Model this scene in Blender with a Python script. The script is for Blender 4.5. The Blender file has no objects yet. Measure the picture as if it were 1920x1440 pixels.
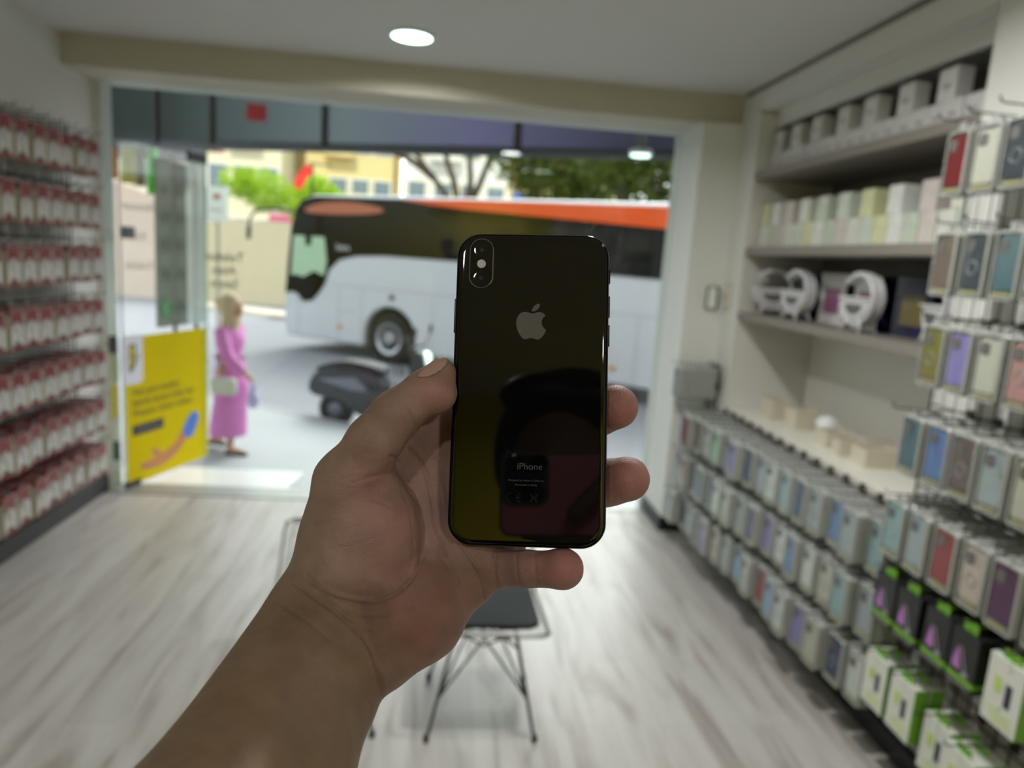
import bpy, bmesh, math, random
import numpy as np
from mathutils import Matrix, Vector
random.seed(7); rng = np.random.default_rng(7)
S = bpy.context.scene
COL = S.collection
PI = math.pi

# ------------------------------------------------------------------ camera
F = 1331.0                       # focal length in pixels of the 1920x1440 frame
CAM = Vector((0, 0, 1.8))
_d = np.array([-120, 242, -1331.0]); _d /= np.linalg.norm(_d)
_u = np.array([531, 7584, 1331.0]); _u -= _u.dot(_d) * _d; _u /= np.linalg.norm(_u)
_r = np.cross(_d, _u)
MC = np.array([_r, _d, _u])      # camera axes -> world axes
camd = bpy.data.cameras.new('camera'); cam = bpy.data.objects.new('camera', camd); COL.objects.link(cam)
S.camera = cam
camd.sensor_fit = 'HORIZONTAL'; camd.sensor_width = 36.0; camd.lens = F / 1920 * 36
camd.clip_start = 0.02; camd.clip_end = 300
cam.matrix_world = Matrix.Translation(CAM) @ Matrix([list(r) for r in MC]).to_4x4()
camd.dof.use_dof = True; camd.dof.focus_distance = 0.322; camd.dof.aperture_fstop = 7.0

# ------------------------------------------------------------------ sky, sun, exposure
w = bpy.data.worlds.new('world'); S.world = w; w.use_nodes = True
nt = w.node_tree; nt.nodes.clear()
out = nt.nodes.new('ShaderNodeOutputWorld'); bg = nt.nodes.new('ShaderNodeBackground')
sky = nt.nodes.new('ShaderNodeTexSky'); sky.sky_type = 'NISHITA'; sky.sun_disc = False
sky.sun_elevation = math.radians(48); sky.sun_rotation = math.radians(20); sky.air_density = 1.0; sky.dust_density = 3.0
wmx = nt.nodes.new('ShaderNodeMix'); wmx.data_type = 'RGBA'; wmx.inputs[0].default_value = .8
wbw = nt.nodes.new('ShaderNodeRGBToBW'); nt.links.new(sky.outputs[0], wbw.inputs[0]); nt.links.new(sky.outputs[0], wmx.inputs[6]); nt.links.new(wbw.outputs[0], wmx.inputs[7])
nt.links.new(wmx.outputs[2], bg.inputs[0]); nt.links.new(bg.outputs[0], out.inputs[0])
bg.inputs[1].default_value = 0.70
sun = bpy.data.lights.new('sun', 'SUN'); sun.energy = 2.7; sun.angle = math.radians(0.6); sun.color = (1, .95, .86)
so = bpy.data.objects.new('sun', sun); COL.objects.link(so)
so.rotation_euler = (math.radians(48), 0, math.radians(-14)); so.location = (0, -20, 30)
S.view_settings.view_transform = 'Standard'; S.view_settings.look = 'None'
S.view_settings.exposure = 0.0; S.view_settings.gamma = 1.0; S.view_settings.use_curve_mapping = False
S.cycles.max_bounces = 7; S.cycles.diffuse_bounces = 4; S.cycles.glossy_bounces = 4
S.cycles.transmission_bounces = 6; S.cycles.transparent_max_bounces = 12
S.cycles.use_denoising = True; S.cycles.sample_clamp_indirect = 4.0
S.cycles.caustics_reflective = False; S.cycles.caustics_refractive = False

# ------------------------------------------------------------------ helpers
def srgb(r, g, b):
    f = lambda c: (c / 255 / 12.92) if c / 255 <= .04045 else ((c / 255 + .055) / 1.055) ** 2.4
    return (f(r), f(g), f(b), 1)

MATS = {}
def mat(name, col, rough=.6, metal=0., var=.06, scale=30., spec=.5, bump=0., coat=0., sss=0., emit=None, estr=0.):
    if name in MATS: return MATS[name]
    m = bpy.data.materials.new(name); m.use_nodes = True; MATS[name] = m
    n = m.node_tree.nodes; l = m.node_tree.links; b = n['Principled BSDF']
    c = srgb(*col)
    b.inputs['Roughness'].default_value = rough; b.inputs['Metallic'].default_value = metal
    b.inputs['Specular IOR Level'].default_value = spec; b.inputs['Coat Weight'].default_value = coat
    tc = n.new('ShaderNodeTexCoord'); no = n.new('ShaderNodeTexNoise'); no.inputs['Scale'].default_value = scale
    no.inputs['Detail'].default_value = 3
    l.new(tc.outputs['Object'], no.inputs['Vector'])
    mx = n.new('ShaderNodeMix'); mx.data_type = 'RGBA'
    mx.inputs[6].default_value = tuple(max(0, x * (1 - var)) for x in c[:3]) + (1,)
    mx.inputs[7].default_value = tuple(min(1, x * (1 + var)) for x in c[:3]) + (1,)
    l.new(no.outputs[0], mx.inputs[0]); l.new(mx.outputs[2], b.inputs['Base Color'])
    if bump:
        bp = n.new('ShaderNodeBump'); bp.inputs['Strength'].default_value = bump; bp.inputs['Distance'].default_value = .002
        l.new(no.outputs[0], bp.inputs['Height']); l.new(bp.outputs[0], b.inputs['Normal'])
    if emit:
        b.inputs['Emission Color'].default_value = srgb(*emit); b.inputs['Emission Strength'].default_value = estr
    return m

def glass(name, tint=(244, 250, 247), refl=1.0, alpha=0.0, acol=(200, 210, 205), ior=1.45, rough=0.0):
    """thin pane: see-through, tinted, with fresnel reflection; alpha > 0 adds a share of frosted film"""
    if name in MATS: return MATS[name]
    m = bpy.data.materials.new(name); m.use_nodes = True; MATS[name] = m
    n = m.node_tree.nodes; l = m.node_tree.links; n.clear()
    o = n.new('ShaderNodeOutputMaterial'); t = n.new('ShaderNodeBsdfTransparent'); g = n.new('ShaderNodeBsdfGlossy')
    t.inputs[0].default_value = srgb(*tint); g.inputs['Roughness'].default_value = rough
    lw = n.new('ShaderNodeLayerWeight'); lw.inputs[0].default_value = .5      # facing = 1 - |cos|
    pw = n.new('ShaderNodeMath'); pw.operation = 'POWER'; pw.inputs[1].default_value = 5; l.new(lw.outputs['Facing'], pw.inputs[0])
    fr = n.new('ShaderNodeMath'); fr.operation = 'MULTIPLY_ADD'; fr.inputs[1].default_value = .9; fr.inputs[2].default_value = .03 * refl; l.new(pw.outputs[0], fr.inputs[0])
    mx = n.new('ShaderNodeMixShader'); l.new(fr.outputs[0], mx.inputs[0]); l.new(t.outputs[0], mx.inputs[1]); l.new(g.outputs[0], mx.inputs[2])
    last = mx
    if alpha:
        d = n.new('ShaderNodeBsdfPrincipled'); d.inputs['Base Color'].default_value = srgb(*acol); d.inputs['Roughness'].default_value = .4
        no = n.new('ShaderNodeTexNoise'); no.inputs['Scale'].default_value = 3
        ma = n.new('ShaderNodeMapRange'); ma.inputs[3].default_value = alpha * .85; ma.inputs[4].default_value = min(1, alpha * 1.15)
        l.new(no.outputs[0], ma.inputs[0])
        m2 = n.new('ShaderNodeMixShader'); l.new(ma.outputs[0], m2.inputs[0]); l.new(mx.outputs[0], m2.inputs[1]); l.new(d.outputs[0], m2.inputs[2]); last = m2
    l.new(last.outputs[0], o.inputs[0])
    return m

class MB:
    """collects polygons, then links them as one mesh object"""
    def __init__(s): s.v = []; s.f = []; s.mi = []; s.m = 0
    def add(s, vs, fs):
        o = len(s.v); s.v += [tuple(p) for p in vs]
        for f in fs: s.f.append([i + o for i in f]); s.mi.append(s.m)
        return s
    def box(s, a, b):
        x0, y0, z0 = a; x1, y1, z1 = b
        return s.add([(x0,y0,z0),(x1,y0,z0),(x1,y1,z0),(x0,y1,z0),(x0,y0,z1),(x1,y0,z1),(x1,y1,z1),(x0,y1,z1)],
                     [(0,3,2,1),(4,5,6,7),(0,1,5,4),(1,2,6,5),(2,3,7,6),(3,0,4,7)])
    def prism(s, pts, off):
        """polygon pts (3d, planar) extruded by the vector off"""
        n = len(pts); off = Vector(off)
        vs = [Vector(p) for p in pts] + [Vector(p) + off for p in pts]
        return s.add(vs, [tuple(range(n))[::-1], tuple(range(n, 2*n))] + [(i, (i+1) % n, n + (i+1) % n, n + i) for i in range(n)])
    def tube(s, pts, r, n=8, closed=False, cap=True):
        pts = [Vector(p) for p in pts]; N = len(pts); rr = r if isinstance(r, (list, tuple)) else [r] * N
        rings = []; up = Vector((0, 0, 1)); prev = None
        for i, p in enumerate(pts):
            a = pts[(i-1) % N] if (closed or i) else p; b = pts[(i+1) % N] if (closed or i < N-1) else p
            t = (b - a).normalized()
            if prev is None:
                h = up if abs(t.dot(up)) < .9 else Vector((1, 0, 0)); x = t.cross(h).normalized()
            else:
                x = (prev - t * prev.dot(t)).normalized()
            prev = x; y = t.cross(x)
            rings.append([p + (x * math.cos(2*PI*k/n) + y * math.sin(2*PI*k/n)) * rr[i] for k in range(n)])
        vs = [q for g in rings for q in g]; fs = []
        for i in range(N if closed else N-1):
            j = (i+1) % N
            for k in range(n): fs.append((i*n+k, i*n+(k+1) % n, j*n+(k+1) % n, j*n+k))
        if cap and not closed: fs += [tuple(range(n))[::-1], tuple(range((N-1)*n, N*n))]
        return s.add(vs, fs)
    def lathe(s, c, prof, n=24, axis='z'):
        """prof: (radius, height) pairs turned about an axis through c"""
        c = Vector(c); vs = []
        for r, h in prof:
            for k in range(n):
                a = 2*PI*k/n; x, y = r*math.cos(a), r*math.sin(a)
                vs.append(c + (Vector((x, y, h)) if axis == 'z' else Vector((h, x, y)) if axis == 'x' else Vector((x, h, y))))
        fs = []
        for i in range(len(prof)-1):
            for k in range(n): fs.append((i*n+k, i*n+(k+1) % n, (i+1)*n+(k+1) % n, (i+1)*n+k))
        fs += [tuple(range(n))[::-1], tuple(range((len(prof)-1)*n, len(prof)*n))]
        return s.add(vs, fs)
    def build(s, name, mats, parent=None, smooth=False, bevel=0., seg=2, loc=None):
        me = bpy.data.meshes.new(name); me.from_pydata(s.v, [], s.f)
        mats = mats if isinstance(mats, (list, tuple)) else [mats]
        for m in mats: me.materials.append(m)
        for p, i in zip(me.polygons, s.mi): p.material_index = min(i, len(mats)-1); p.use_smooth = smooth
        bm = bmesh.new(); bm.from_mesh(me); bmesh.ops.recalc_face_normals(bm, faces=bm.faces); bm.to_mesh(me); bm.free()
        o = bpy.data.objects.new(name, me); COL.objects.link(o)
        if loc: o.location = loc
        if parent is not None: o.parent = parent
        if bevel:
            b = o.modifiers.new('bevel', 'BEVEL'); b.width = bevel; b.segments = seg; b.limit_method = 'ANGLE'; b.harden_normals = False
        return o

def tag(o, label, cat, group=None, kind=None):
    o['label'] = label; o['category'] = cat
    if group: o['group'] = group
    if kind: o['kind'] = kind
    return o
def thing(name, label, cat, loc=(0, 0, 0), rotz=0, group=None):
    o = bpy.data.objects.new(name, None); COL.objects.link(o); o.empty_display_size = .05
    o.location = loc; o.rotation_euler = (0, 0, rotz); return tag(o, label, cat, group)
def struct(name, mb, m, bevel=0.):
    o = mb.build(name, m, bevel=bevel); o['kind'] = 'structure'; return o
def dup(root, loc=None, rotz=None, label=None, group=None):
    r = root.copy(); COL.objects.link(r)
    if loc is not None: r.location = loc
    if rotz is not None: r.rotation_euler = (0, 0, rotz)
    if label: r['label'] = label
    if group: r['group'] = group
    for ch in list(root.children):
        c = ch.copy(); COL.objects.link(c); c.parent = r
        for g in ch.children:
            e = g.copy(); COL.objects.link(e); e.parent = c
    return r
def text_mesh(txt, size, align='CENTER', bold=0., depth=.0):
    cu = bpy.data.curves.new('t', 'FONT'); cu.body = txt; cu.size = size; cu.align_x = align; cu.align_y = 'CENTER'; cu.offset = bold; cu.extrude = depth
    cu.resolution_u = 4
    o = bpy.data.objects.new('t', cu); COL.objects.link(o); dg = bpy.context.evaluated_depsgraph_get(); dg.update()
    me = bpy.data.meshes.new_from_object(o.evaluated_get(dg)); bpy.data.objects.remove(o); bpy.data.curves.remove(cu)
    return me
def text(name, txt, size, M4, m, parent=None, **k):
    me = text_mesh(txt, size, **k); me.materials.append(m); me.name = name
    o = bpy.data.objects.new(name, me); COL.objects.link(o)
    if parent is not None: o.parent = parent
    o.matrix_local = M4; return o
def frame(o, x, y):
    """matrix with origin o, local x and y axes given"""
    x = Vector(x).normalized(); y = Vector(y); y = (y - x * y.dot(x)).normalized(); z = x.cross(y)
    M = Matrix((x, y, z)).transposed().to_4x4(); M.translation = Vector(o); return M
def catmull(P, n=6, closed=True):
    P = [np.array(p, float) for p in P]; N = len(P); R = []
    for i in range(N if closed else N-1):
        p0, p1, p2, p3 = (P[(i-1) % N] if closed or i else P[0]), P[i], P[(i+1) % N], (P[(i+2) % N] if closed or i < N-2 else P[-1])
        for k in range(n):
            t = k / n; R.append(.5*((2*p1)+(-p0+p2)*t+(2*p0-5*p1+4*p2-p3)*t*t+(-p0+3*p1-3*p2+p3)*t**3))
    if not closed: R.append(P[-1])
    return R
ORD = ['first','second','third','fourth','fifth','sixth','seventh','eighth','ninth','tenth','eleventh','twelfth','thirteenth','fourteenth','fifteenth','sixteenth','seventeenth','eighteenth']
# ================================================================== room shell
XL, XR, YF, YB, ZC = -2.33, 1.84, 5.05, -2.7, 2.93
m_wall = mat('wall_paint', (214, 214, 208), .7, var=.02, scale=6, bump=.05)
m_ceil = mat('ceiling_paint', (206, 206, 203), .8, var=.02, scale=4)
m_beam = mat('beam_paint', (196, 192, 176), .75, var=.02, scale=5)
m_white = mat('white_laminate', (216, 216, 210), .4, var=.02)
m_black = mat('black_plinth', (16, 18, 22), .45, var=.1)
m_yellow = mat('yellow_wall', (222, 206, 8), .6, var=.03, scale=3)
m_shelf = mat('shelf_taupe', (128, 122, 114), .55, var=.04, scale=20)
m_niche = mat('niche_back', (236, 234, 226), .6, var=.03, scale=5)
m_darkm = mat('dark_metal', (40, 42, 46), .4, metal=.6, var=.1)
m_steel = mat('steel_wire', (150, 152, 150), .35, metal=.8, var=.06)

def floor_mat():
    m = bpy.data.materials.new('grey_oak_planks'); m.use_nodes = True
    n = m.node_tree.nodes; l = m.node_tree.links; b = n['Principled BSDF']
    tc = n.new('ShaderNodeTexCoord'); mp = n.new('ShaderNodeMapping'); l.new(tc.outputs['Object'], mp.inputs[0])
    mp.inputs['Rotation'].default_value = (0, 0, PI/2)
    br = n.new('ShaderNodeTexBrick'); l.new(mp.outputs[0], br.inputs[0])
    br.inputs['Scale'].default_value = 1; br.inputs['Brick Width'].default_value = 1.25; br.inputs['Row Height'].default_value = .19
    br.inputs['Mortar Size'].default_value = .0015; br.offset = .37
    br.inputs['Color1'].default_value = (.45, .45, .45, 1); br.inputs['Color2'].default_value = (.62, .62, .62, 1); br.inputs['Mortar'].default_value = (.12, .12, .12, 1)
    m2 = n.new('ShaderNodeMapping'); m2.inputs['Scale'].default_value = (6, .8, 1); l.new(tc.outputs['Object'], m2.inputs[0])
    n1 = n.new('ShaderNodeTexNoise'); n1.inputs['Scale'].default_value = 1.5; n1.inputs['Detail'].default_value = 6; n1.inputs['Distortion'].default_value = 1.2
    l.new(m2.outputs[0], n1.inputs[0])
    cr = n.new('ShaderNodeValToRGB'); e = cr.color_ramp.elements
    e[0].position = .3; e[0].color = srgb(132, 126, 120); e[1].position = .62; e[1].color = srgb(170, 168, 164)
    x = e.new(.45); x.color = srgb(158, 154, 149)
    l.new(n1.outputs[0], cr.inputs[0])
    mx = n.new('ShaderNodeMix'); mx.data_type = 'RGBA'; mx.blend_type = 'OVERLAY'; mx.inputs[0].default_value = .3
    l.new(cr.outputs[0], mx.inputs[6]); l.new(br.outputs[0], mx.inputs[7]); l.new(mx.outputs[2], b.inputs['Base Color'])
    b.inputs['Roughness'].default_value = .34; b.inputs['Specular IOR Level'].default_value = .4
    bp = n.new('ShaderNodeBump'); bp.inputs['Strength'].default_value = .12; bp.inputs['Distance'].default_value = .002
    l.new(n1.outputs[0], bp.inputs['Height']); l.new(bp.outputs[0], b.inputs['Normal'])
    return m
struct('floor', MB().box((-2.6, YB, -.1), (2.7, 5.0, 0)), floor_mat())
struct('ceiling', MB().box((-2.6, YB, ZC), (2.7, 5.2, ZC+.1)), m_ceil)
struct('wall_left', MB().box((XL-.2, YB, 0), (XL, 5.2, ZC)), m_wall)
struct('wall_back', MB().box((-2.6, YB-.1, 0), (2.7, YB, ZC)), m_yellow)
# right wall: flat near the camera and below the counter, recessed for the shelf niche between Y 2.47 and 4.40
NB = 2.36
r = MB(); r.box((XR, YB, 0), (NB+.1, 2.47, ZC)); r.box((XR+.03, 2.47, 0), (NB+.1, 4.40, .92)); r.box((XR, 4.40, 0), (NB+.1, 5.2, ZC))
r.box((XR, 2.47, 2.79), (NB+.1, 4.40, ZC))
struct('wall_right', r, m_wall)
struct('wall_niche', MB().box((NB, 2.47, 1.55), (NB+.1, 4.40, 2.79)), mat('niche_taupe', (134, 128, 118), .6, var=.03))
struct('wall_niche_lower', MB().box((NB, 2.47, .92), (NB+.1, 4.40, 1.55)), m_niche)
struct('trim_1', MB().box((XR-.012, YB, ZC-.02), (XR, 4.6, ZC)), mat('shadow_line_grey', (110, 106, 96), .7))  # dark strip stands in for the shaded gap line under the ceiling
struct('trim_2', MB().box((XR+.10, 2.47, 2.70), (XR+.13, 4.40, 2.79)), m_wall)
struct('trim_3', MB().box((XL, 4.67, 2.75), (1.84, 5.05, ZC)), m_beam)          # dropped beam over the shopfront
struct('wall_front', MB().box((-9, 5.05, 2.75), (9, 5.2, 14.5)).box((-2.7, 5.05, -.2), (-2.28, 5.2, 2.75)).box((-9, 5.05, -.2), (-2.7, 5.2, 2.75)).box((2.7, 5.05, -.2), (9, 5.2, 2.75)).box((1.58, 5.05, -.2), (2.7, 5.2, 2.75)), m_wall)
struct('wall_pillar', MB().box((1.58, 4.62, 0), (XR, 5.05, 2.75)), mat('pillar_paint', (222, 224, 220), .55, var=.015))
struct('baseboard_right', MB().box((1.565, 4.605, 0), (XR, 5.06, .10)).box((1.80, YB, 0), (XR, 4.4, .085)), m_black, bevel=.004)
struct('baseboard_left', MB().box((XL, YB, 0), (XL+.035, 5.04, .12)), m_black, bevel=.004)
struct('trim_4', MB().box((-2.28, 4.98, -.02), (1.58, 5.2, .006)), mat('threshold_metal', (150, 152, 150), .35, metal=.4))

# niche: side panel of the unit, shelves, counter
for i, (z, t) in enumerate([(2.38, .05), (1.925, .05), (1.53, .045)]):
    b = MB().box((XR+.005, 2.48, z), (NB-.002, 4.39, z+t))
    o = b.build('wall_shelf', m_shelf, bevel=.003)
    tag(o, ['taupe wall shelf nearest the ceiling, carrying plain white boxes', 'middle taupe wall shelf carrying shiny pale printed boxes', 'lowest taupe wall shelf carrying the round speaker lamps'][i], 'shelf', 'taupe shelves in the niche')
o = MB().box((XR-.01, 2.48, .925), (NB-.002, 4.39, .965)).build('counter_top', mat('counter_white', (226, 224, 212), .4, var=.02), bevel=.003)
tag(o, 'long off-white counter top running along the niche below the shelves', 'counter')
o = MB().box((XR-.002, 4.365, .966), (NB-.002, 4.395, 2.78)).build('unit_side_panel', m_white, bevel=.002)
tag(o, 'tall white end panel of the shelf unit beside the pillar', 'panel')

# ceiling lamps: round recessed LED lamps, some of them added for fill
m_led = mat('led_diffuser', (240, 250, 246), .5, emit=(225, 255, 246), estr=7.0)
m_rim = mat('lamp_rim', (225, 228, 225), .4)
def downlight(x, y, z, label, power=14, r=.105):
    t = thing('ceiling_lamp', label, 'lamp', (x, y, z), 0, 'round LED lamps in the ceiling')
    MB().lathe((0, 0, 0), [(r+.014, 0), (r+.016, -.006), (r+.010, -.012), (r, -.012), (r, -.002)], 40).build('lamp_rim', m_rim, t, smooth=False)
    MB().lathe((0, 0, 0), [(r, -.003), (r, -.009)], 40).build('lamp_diffuser', m_led, t)
    li = bpy.data.lights.new('lamp_light', 'AREA'); li.shape = 'DISK'; li.size = r*1.9; li.energy = power; li.color = (1.0, .99, .97); li.spread = math.radians(165)
    lo = bpy.data.objects.new('lamp_light', li); COL.objects.link(lo); lo.parent = t; lo.location = (0, 0, -.014)
    return t
downlight(-.25, 4.06, ZC, 'round white glowing LED lamp in ceiling near the shopfront beam', 15)
downlight(-.62, -1.35, ZC, 'round white ceiling lamp above and behind the photographer, left of centre', 12, .07)
downlight(.62, 2.2, ZC, 'added unseen ceiling lamp over the aisle before the case racks, just out of frame', 42)  # unseen lamp added to light the floor and the right side
downlight(1.15, .85, ZC, 'added unseen ceiling lamp above the near phone case grid, out of frame', 5)  # weak unseen lamp added as fill for the right side
downlight(.75, -2.05, ZC, 'added unseen ceiling lamp brightening the yellow back wall, behind the photographer', 26)  # added to brighten the yellow wall mirrored in the phone back
# ================================================================== left wall: wire grid with red and white cable packets
def grid_panel(name, X, y0, y1, z0, z1, m, label, sx, pitch=.062, hp=.31, rw=.0022):
    b = MB(); y = y0
    while y <= y1 + 1e-4:
        b.tube([(X, y, z0), (X, y, z1)], rw, 5); y += pitch
    z = z0
    while z <= z1 + 1e-4:
        b.tube([(X + sx*.004, y0, z), (X + sx*.004, y1, z)], rw*1.25, 5); b.tube([(X + sx*.004, y0, z-.05), (X + sx*.004, y1, z-.05)], rw, 5); z += hp
    for yy in (y0, y1): b.tube([(X, yy, z0), (X, yy, z1)], rw*1.8, 6)
    for yy in (y0+.03, y1-.03):
        for zz in (z0+.15, z1-.15): b.box((min(X, X-sx*.022), yy-.012, zz-.012), (max(X, X-sx*.022), yy+.012, zz+.012))
    o = b.build(name, m); return tag(o, label, 'display grid')
m_gridL = mat('left_grid_wire', (92, 88, 84), .45, metal=.3)
GL = -2.30
grid_panel('wire_grid', GL, 2.9, 4.66, .20, 2.42, m_gridL, 'grey wire grid on the left wall holding the red packets', 1, .055, .31, .0028)
m_cream = mat('packet_cream', (172, 166, 150), .5, var=.05); m_red = mat('packet_red', (108, 24, 32), .45, var=.08)
m_pwhite = mat('packet_white', (178, 176, 170), .4, var=.04); m_cable = mat('cable_grey', (176, 178, 176), .4, var=.08)
m_plug = mat('plug_dark', (70, 66, 66), .5)
PW, PH, PT = .116, .20, .026
def packet_mesh(full):
    b = MB(); b.m = 0; b.box((-PT, -PW/2, -PH), (0, PW/2, 0))
    b.m = 1; b.box((0, -PW/2+.006, -.080), (.0012, PW/2-.010, -.003)); b.box((-PT, -PW/2, 0), (0, PW/2, .0012)); b.box((-PT, -PW/2-.0008, -.030), (0, -PW/2, 0))
    b.prism([(0, -PW/2+.004, -PH+.001), (0, PW/2-.004, -PH+.001), (0, PW/2-.004, -PH+.012), (0, .004, -PH+.036), (0, -PW/2+.004, -PH+.014)], (.0013, 0, 0))
    if full:
        b.m = 2; b.box((0, -PW/2+.006, -PH+.03), (.0008, PW/2-.010, -.080)); b.prism([(.0012, -.008 + .0165*math.cos(a), -.090 + .0165*math.sin(a)) for a in np.linspace(0, 2*PI, 20)[:-1]], (.0006, 0, 0))
    return b
def make_packet(label):
    t = thing('cable_packet', label, 'packet', group='red and white cable packets on the left wall')
    packet_mesh(True).build('carton', [m_cream, m_red, m_pwhite], t)
    b = MB()
    for k, rr in enumerate((.026, .0225, .019)):
        b.tube([(.003 + .001*k, -.008 + rr*math.cos(a), -.090 + rr*math.sin(a)) for a in np.linspace(0, 2*PI, 20)[:-1]], .0022, 6, closed=True)
    b.tube([(.003, -.008+.02*math.sin(q*3), -.108 - q*.05) for q in np.linspace(0, 1, 8)], .0022, 6)
    b.build('cable', m_cable, t, smooth=True)
    MB().box((.001, -.02, -.178), (.007, .004, -.160)).build('plug', m_plug, t)
    MB().box((-.014, -.016, 0), (-.012, .016, .026)).build('hang_tab', m_plug, t)
    return t
def make_hook(m, L):
    b = MB(); b.tube([(-.004, 0, 0), (L-.015, 0, .004), (L-.003, 0, .010), (L, 0, .024)], .0026, 6)
    h = b.build('display_hook', m, smooth=True)
    return h, b
rows = [2.325, 2.02, 1.713, 1.395, 1.082, .772, .487]
cols = [4.56 - .141*i for i in range(9)]
p0 = None; back0 = None; hook0 = None
DEP = [2, 2, 3, 3, 4, 4, 4]
for ri, zt in enumerate(rows):
    rn = ['top', 'second', 'third', 'fourth', 'fifth', 'sixth', 'lowest'][ri] + ' row'
    for ci, yc in enumerate(cols):
        xf = -2.10 - random.uniform(0, .012); yj = yc + random.uniform(-.006, .006); zz = zt - random.uniform(.006, .016)
        cn = ORD[ci]
        lab = f'red and white cable packet, front, {cn} stack from doorway, {rn}, left wall'
        if p0 is None: p = p0 = make_packet(lab)
        else: p = dup(p0, label=lab)
        p.location = (xf, yj, zz); p.rotation_euler = (0, 0, random.uniform(-.05, .05))
        if hook0 is None:
            hook0, _ = make_hook(m_darkm, .235); h = hook0; tag(h, '', 'hook', 'dark hooks on the left wire grid')
        else: h = dup(hook0)
        h['label'] = f'dark hook holding {cn} packet stack from doorway, {rn}, left wall'
        h.location = (GL+.004, yc, zt + .022)
        for k in range(1, DEP[ri]+1):
            if back0 is None:
                q = back0 = packet_mesh(False).build('cable_packet', [m_cream, m_red]); tag(q, '', 'packet', 'red and white cable packets on the left wall')
            else: q = dup(back0)
            q['label'] = f'{ORD[k]} red packet behind front of {cn} stack from doorway, {rn}, left wall'
            q.location = (xf - .036*k, yj + random.uniform(-.004, .004), zz + random.uniform(-.004, .004)); q.rotation_euler = (0, 0, random.uniform(-.03, .03))
# ================================================================== right wall: wire grids, boxed phone cases, chargers
m_gridR = mat('right_grid_wire', (60, 60, 58), .4, metal=.5)
GR = 1.815
grid_panel('wire_grid', GR, 1.2, 2.44, .14, 2.36, m_gridR, 'dark wire grid on the near part of the right wall', -1, .062, .31, .0028)
grid_panel('wire_grid', GR, 2.50, 4.37, .14, .90, m_gridR, 'dark wire grid under the niche counter holding case stacks', -1, .062, .25, .0028)
grid_panel('wire_grid', 1.802, 4.44, 4.60, .60, 1.22, m_gridR, 'narrow dark wire grid between shelf unit and pillar', -1, .05, .30, .0028)
m_shell = mat('blister_plastic', (158, 160, 155), .22, var=.06); m_card = mat('case_card', (190, 186, 176), .45, var=.05)
m_pane = glass('blister_window', (235, 240, 238), ior=1.3); m_gold = mat('label_gold', (196, 184, 140), .35, metal=.2)
m_lens = mat('cutout_dark', (92, 88, 86), .3)
CW, CH, CT = .106, .205, .028
def rrect(w, h, r, n=4):
    P = []
    for cx, cy, a0 in ((w/2-r, h/2-r, 0), (-w/2+r, h/2-r, PI/2), (-w/2+r, -h/2+r, PI), (w/2-r, -h/2+r, 1.5*PI)):
        for k in range(n+1): a = a0 + k/n*PI/2; P.append((cx + r*math.cos(a), cy + r*math.sin(a)))
    return P
def shell_mb():
    """hollow clamshell, local front at x = 0 facing -x, hanging down from z = 0"""
    b = MB(); O = rrect(CW, CH, .014); I = rrect(CW-.016, CH-.016, .009); n = len(O); zc = -CH/2
    ring = lambda P, x: [(x, p[0], p[1] + zc) for p in P]
    vs = ring(O, .004) + ring(rrect(CW-.006, CH-.006, .012), 0) + ring(I, 0) + ring(I, .010) + ring(O, .012) + ring(rrect(CW-.004, CH-.004, .013), .014) + ring(O, .016) + ring(O, CT)
    fs = []
    for a, c in ((0, 1), (1, 2), (2, 3), (0, 4), (4, 5), (5, 6), (6, 7)):
        for k in range(n): fs.append((a*n+k, a*n+(k+1) % n, c*n+(k+1) % n, c*n+k))
    fs += [tuple(range(3*n, 4*n)), tuple(range(7*n, 8*n))]
    b.add(vs, fs); b.box((.008, -.014, -.001), (.011, .014, .026)); return b
def make_case(label, ring=True):
    t = thing('boxed_phone_case', label, 'phone case', group='boxed phone cases on the right wall')
    shell_mb().build('blister_shell', m_shell, t)
    n2 = rrect(CW-.026, CH-.045, .012, 5)
    c = MB(); c.prism([(.0095, p[0], p[1] - CH/2 + .006) for p in n2], (-.007, 0, 0)); pc = c.build('phone_case', m_card, t, bevel=.0015)
    cb = MB(); cb.prism([(.0024, p[0] + .016, p[1] - .046) for p in rrect(.034, .036, .009)], (-.0022, 0, 0)); cb.build('camera_cutout', m_lens, pc)
    if ring: rg = MB(); rg.tube([(.0018, .020*math.cos(a), -CH/2 - .008 + .020*math.sin(a)) for a in np.linspace(0, 2*PI, 20)[:-1]], .0018, 6, closed=True); rg.build('magnet_ring', mat('ring_grey', (150, 152, 154), .4), pc, smooth=True)
    MB().box((.0015, -.034, -CH+.014), (.0035, .034, -CH+.024)).build('label_strip', m_gold, t)
    MB().add([(.0004, -CW/2+.009, -CH+.009), (.0004, CW/2-.009, -CH+.009), (.0004, CW/2-.009, -.009), (.0004, -CW/2+.009, -.009)], [(0, 1, 2, 3)]).build('window_film', m_pane, t)
    return t
CC = {'blue': (104, 132, 184), 'pale blue': (150, 180, 214), 'teal': (76, 104, 112), 'red': (156, 58, 64), 'wine': (120, 34, 40), 'pink': (190, 142, 136), 'lilac': (142, 130, 190),
      'olive': (128, 120, 52), 'cream': (200, 194, 180), 'white': (220, 220, 216), 'dark grey': (66, 70, 78), 'mint': (160, 205, 165), 'purple': (96, 52, 92), 'brown': (112, 92, 84), 'navy': (48, 62, 100), 'silver': (168, 174, 180), 'peach': (206, 186, 174), 'aqua': (150, 178, 182)}
casemat = {k: mat('case_' + k.replace(' ', '_'), v, .3, var=.12, scale=60) for k, v in CC.items()}
case0 = {}; cback0 = None; hookR0 = None; ncase = 0
def ncase_next():
    global ncase
    ncase += 1; return ncase
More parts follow.
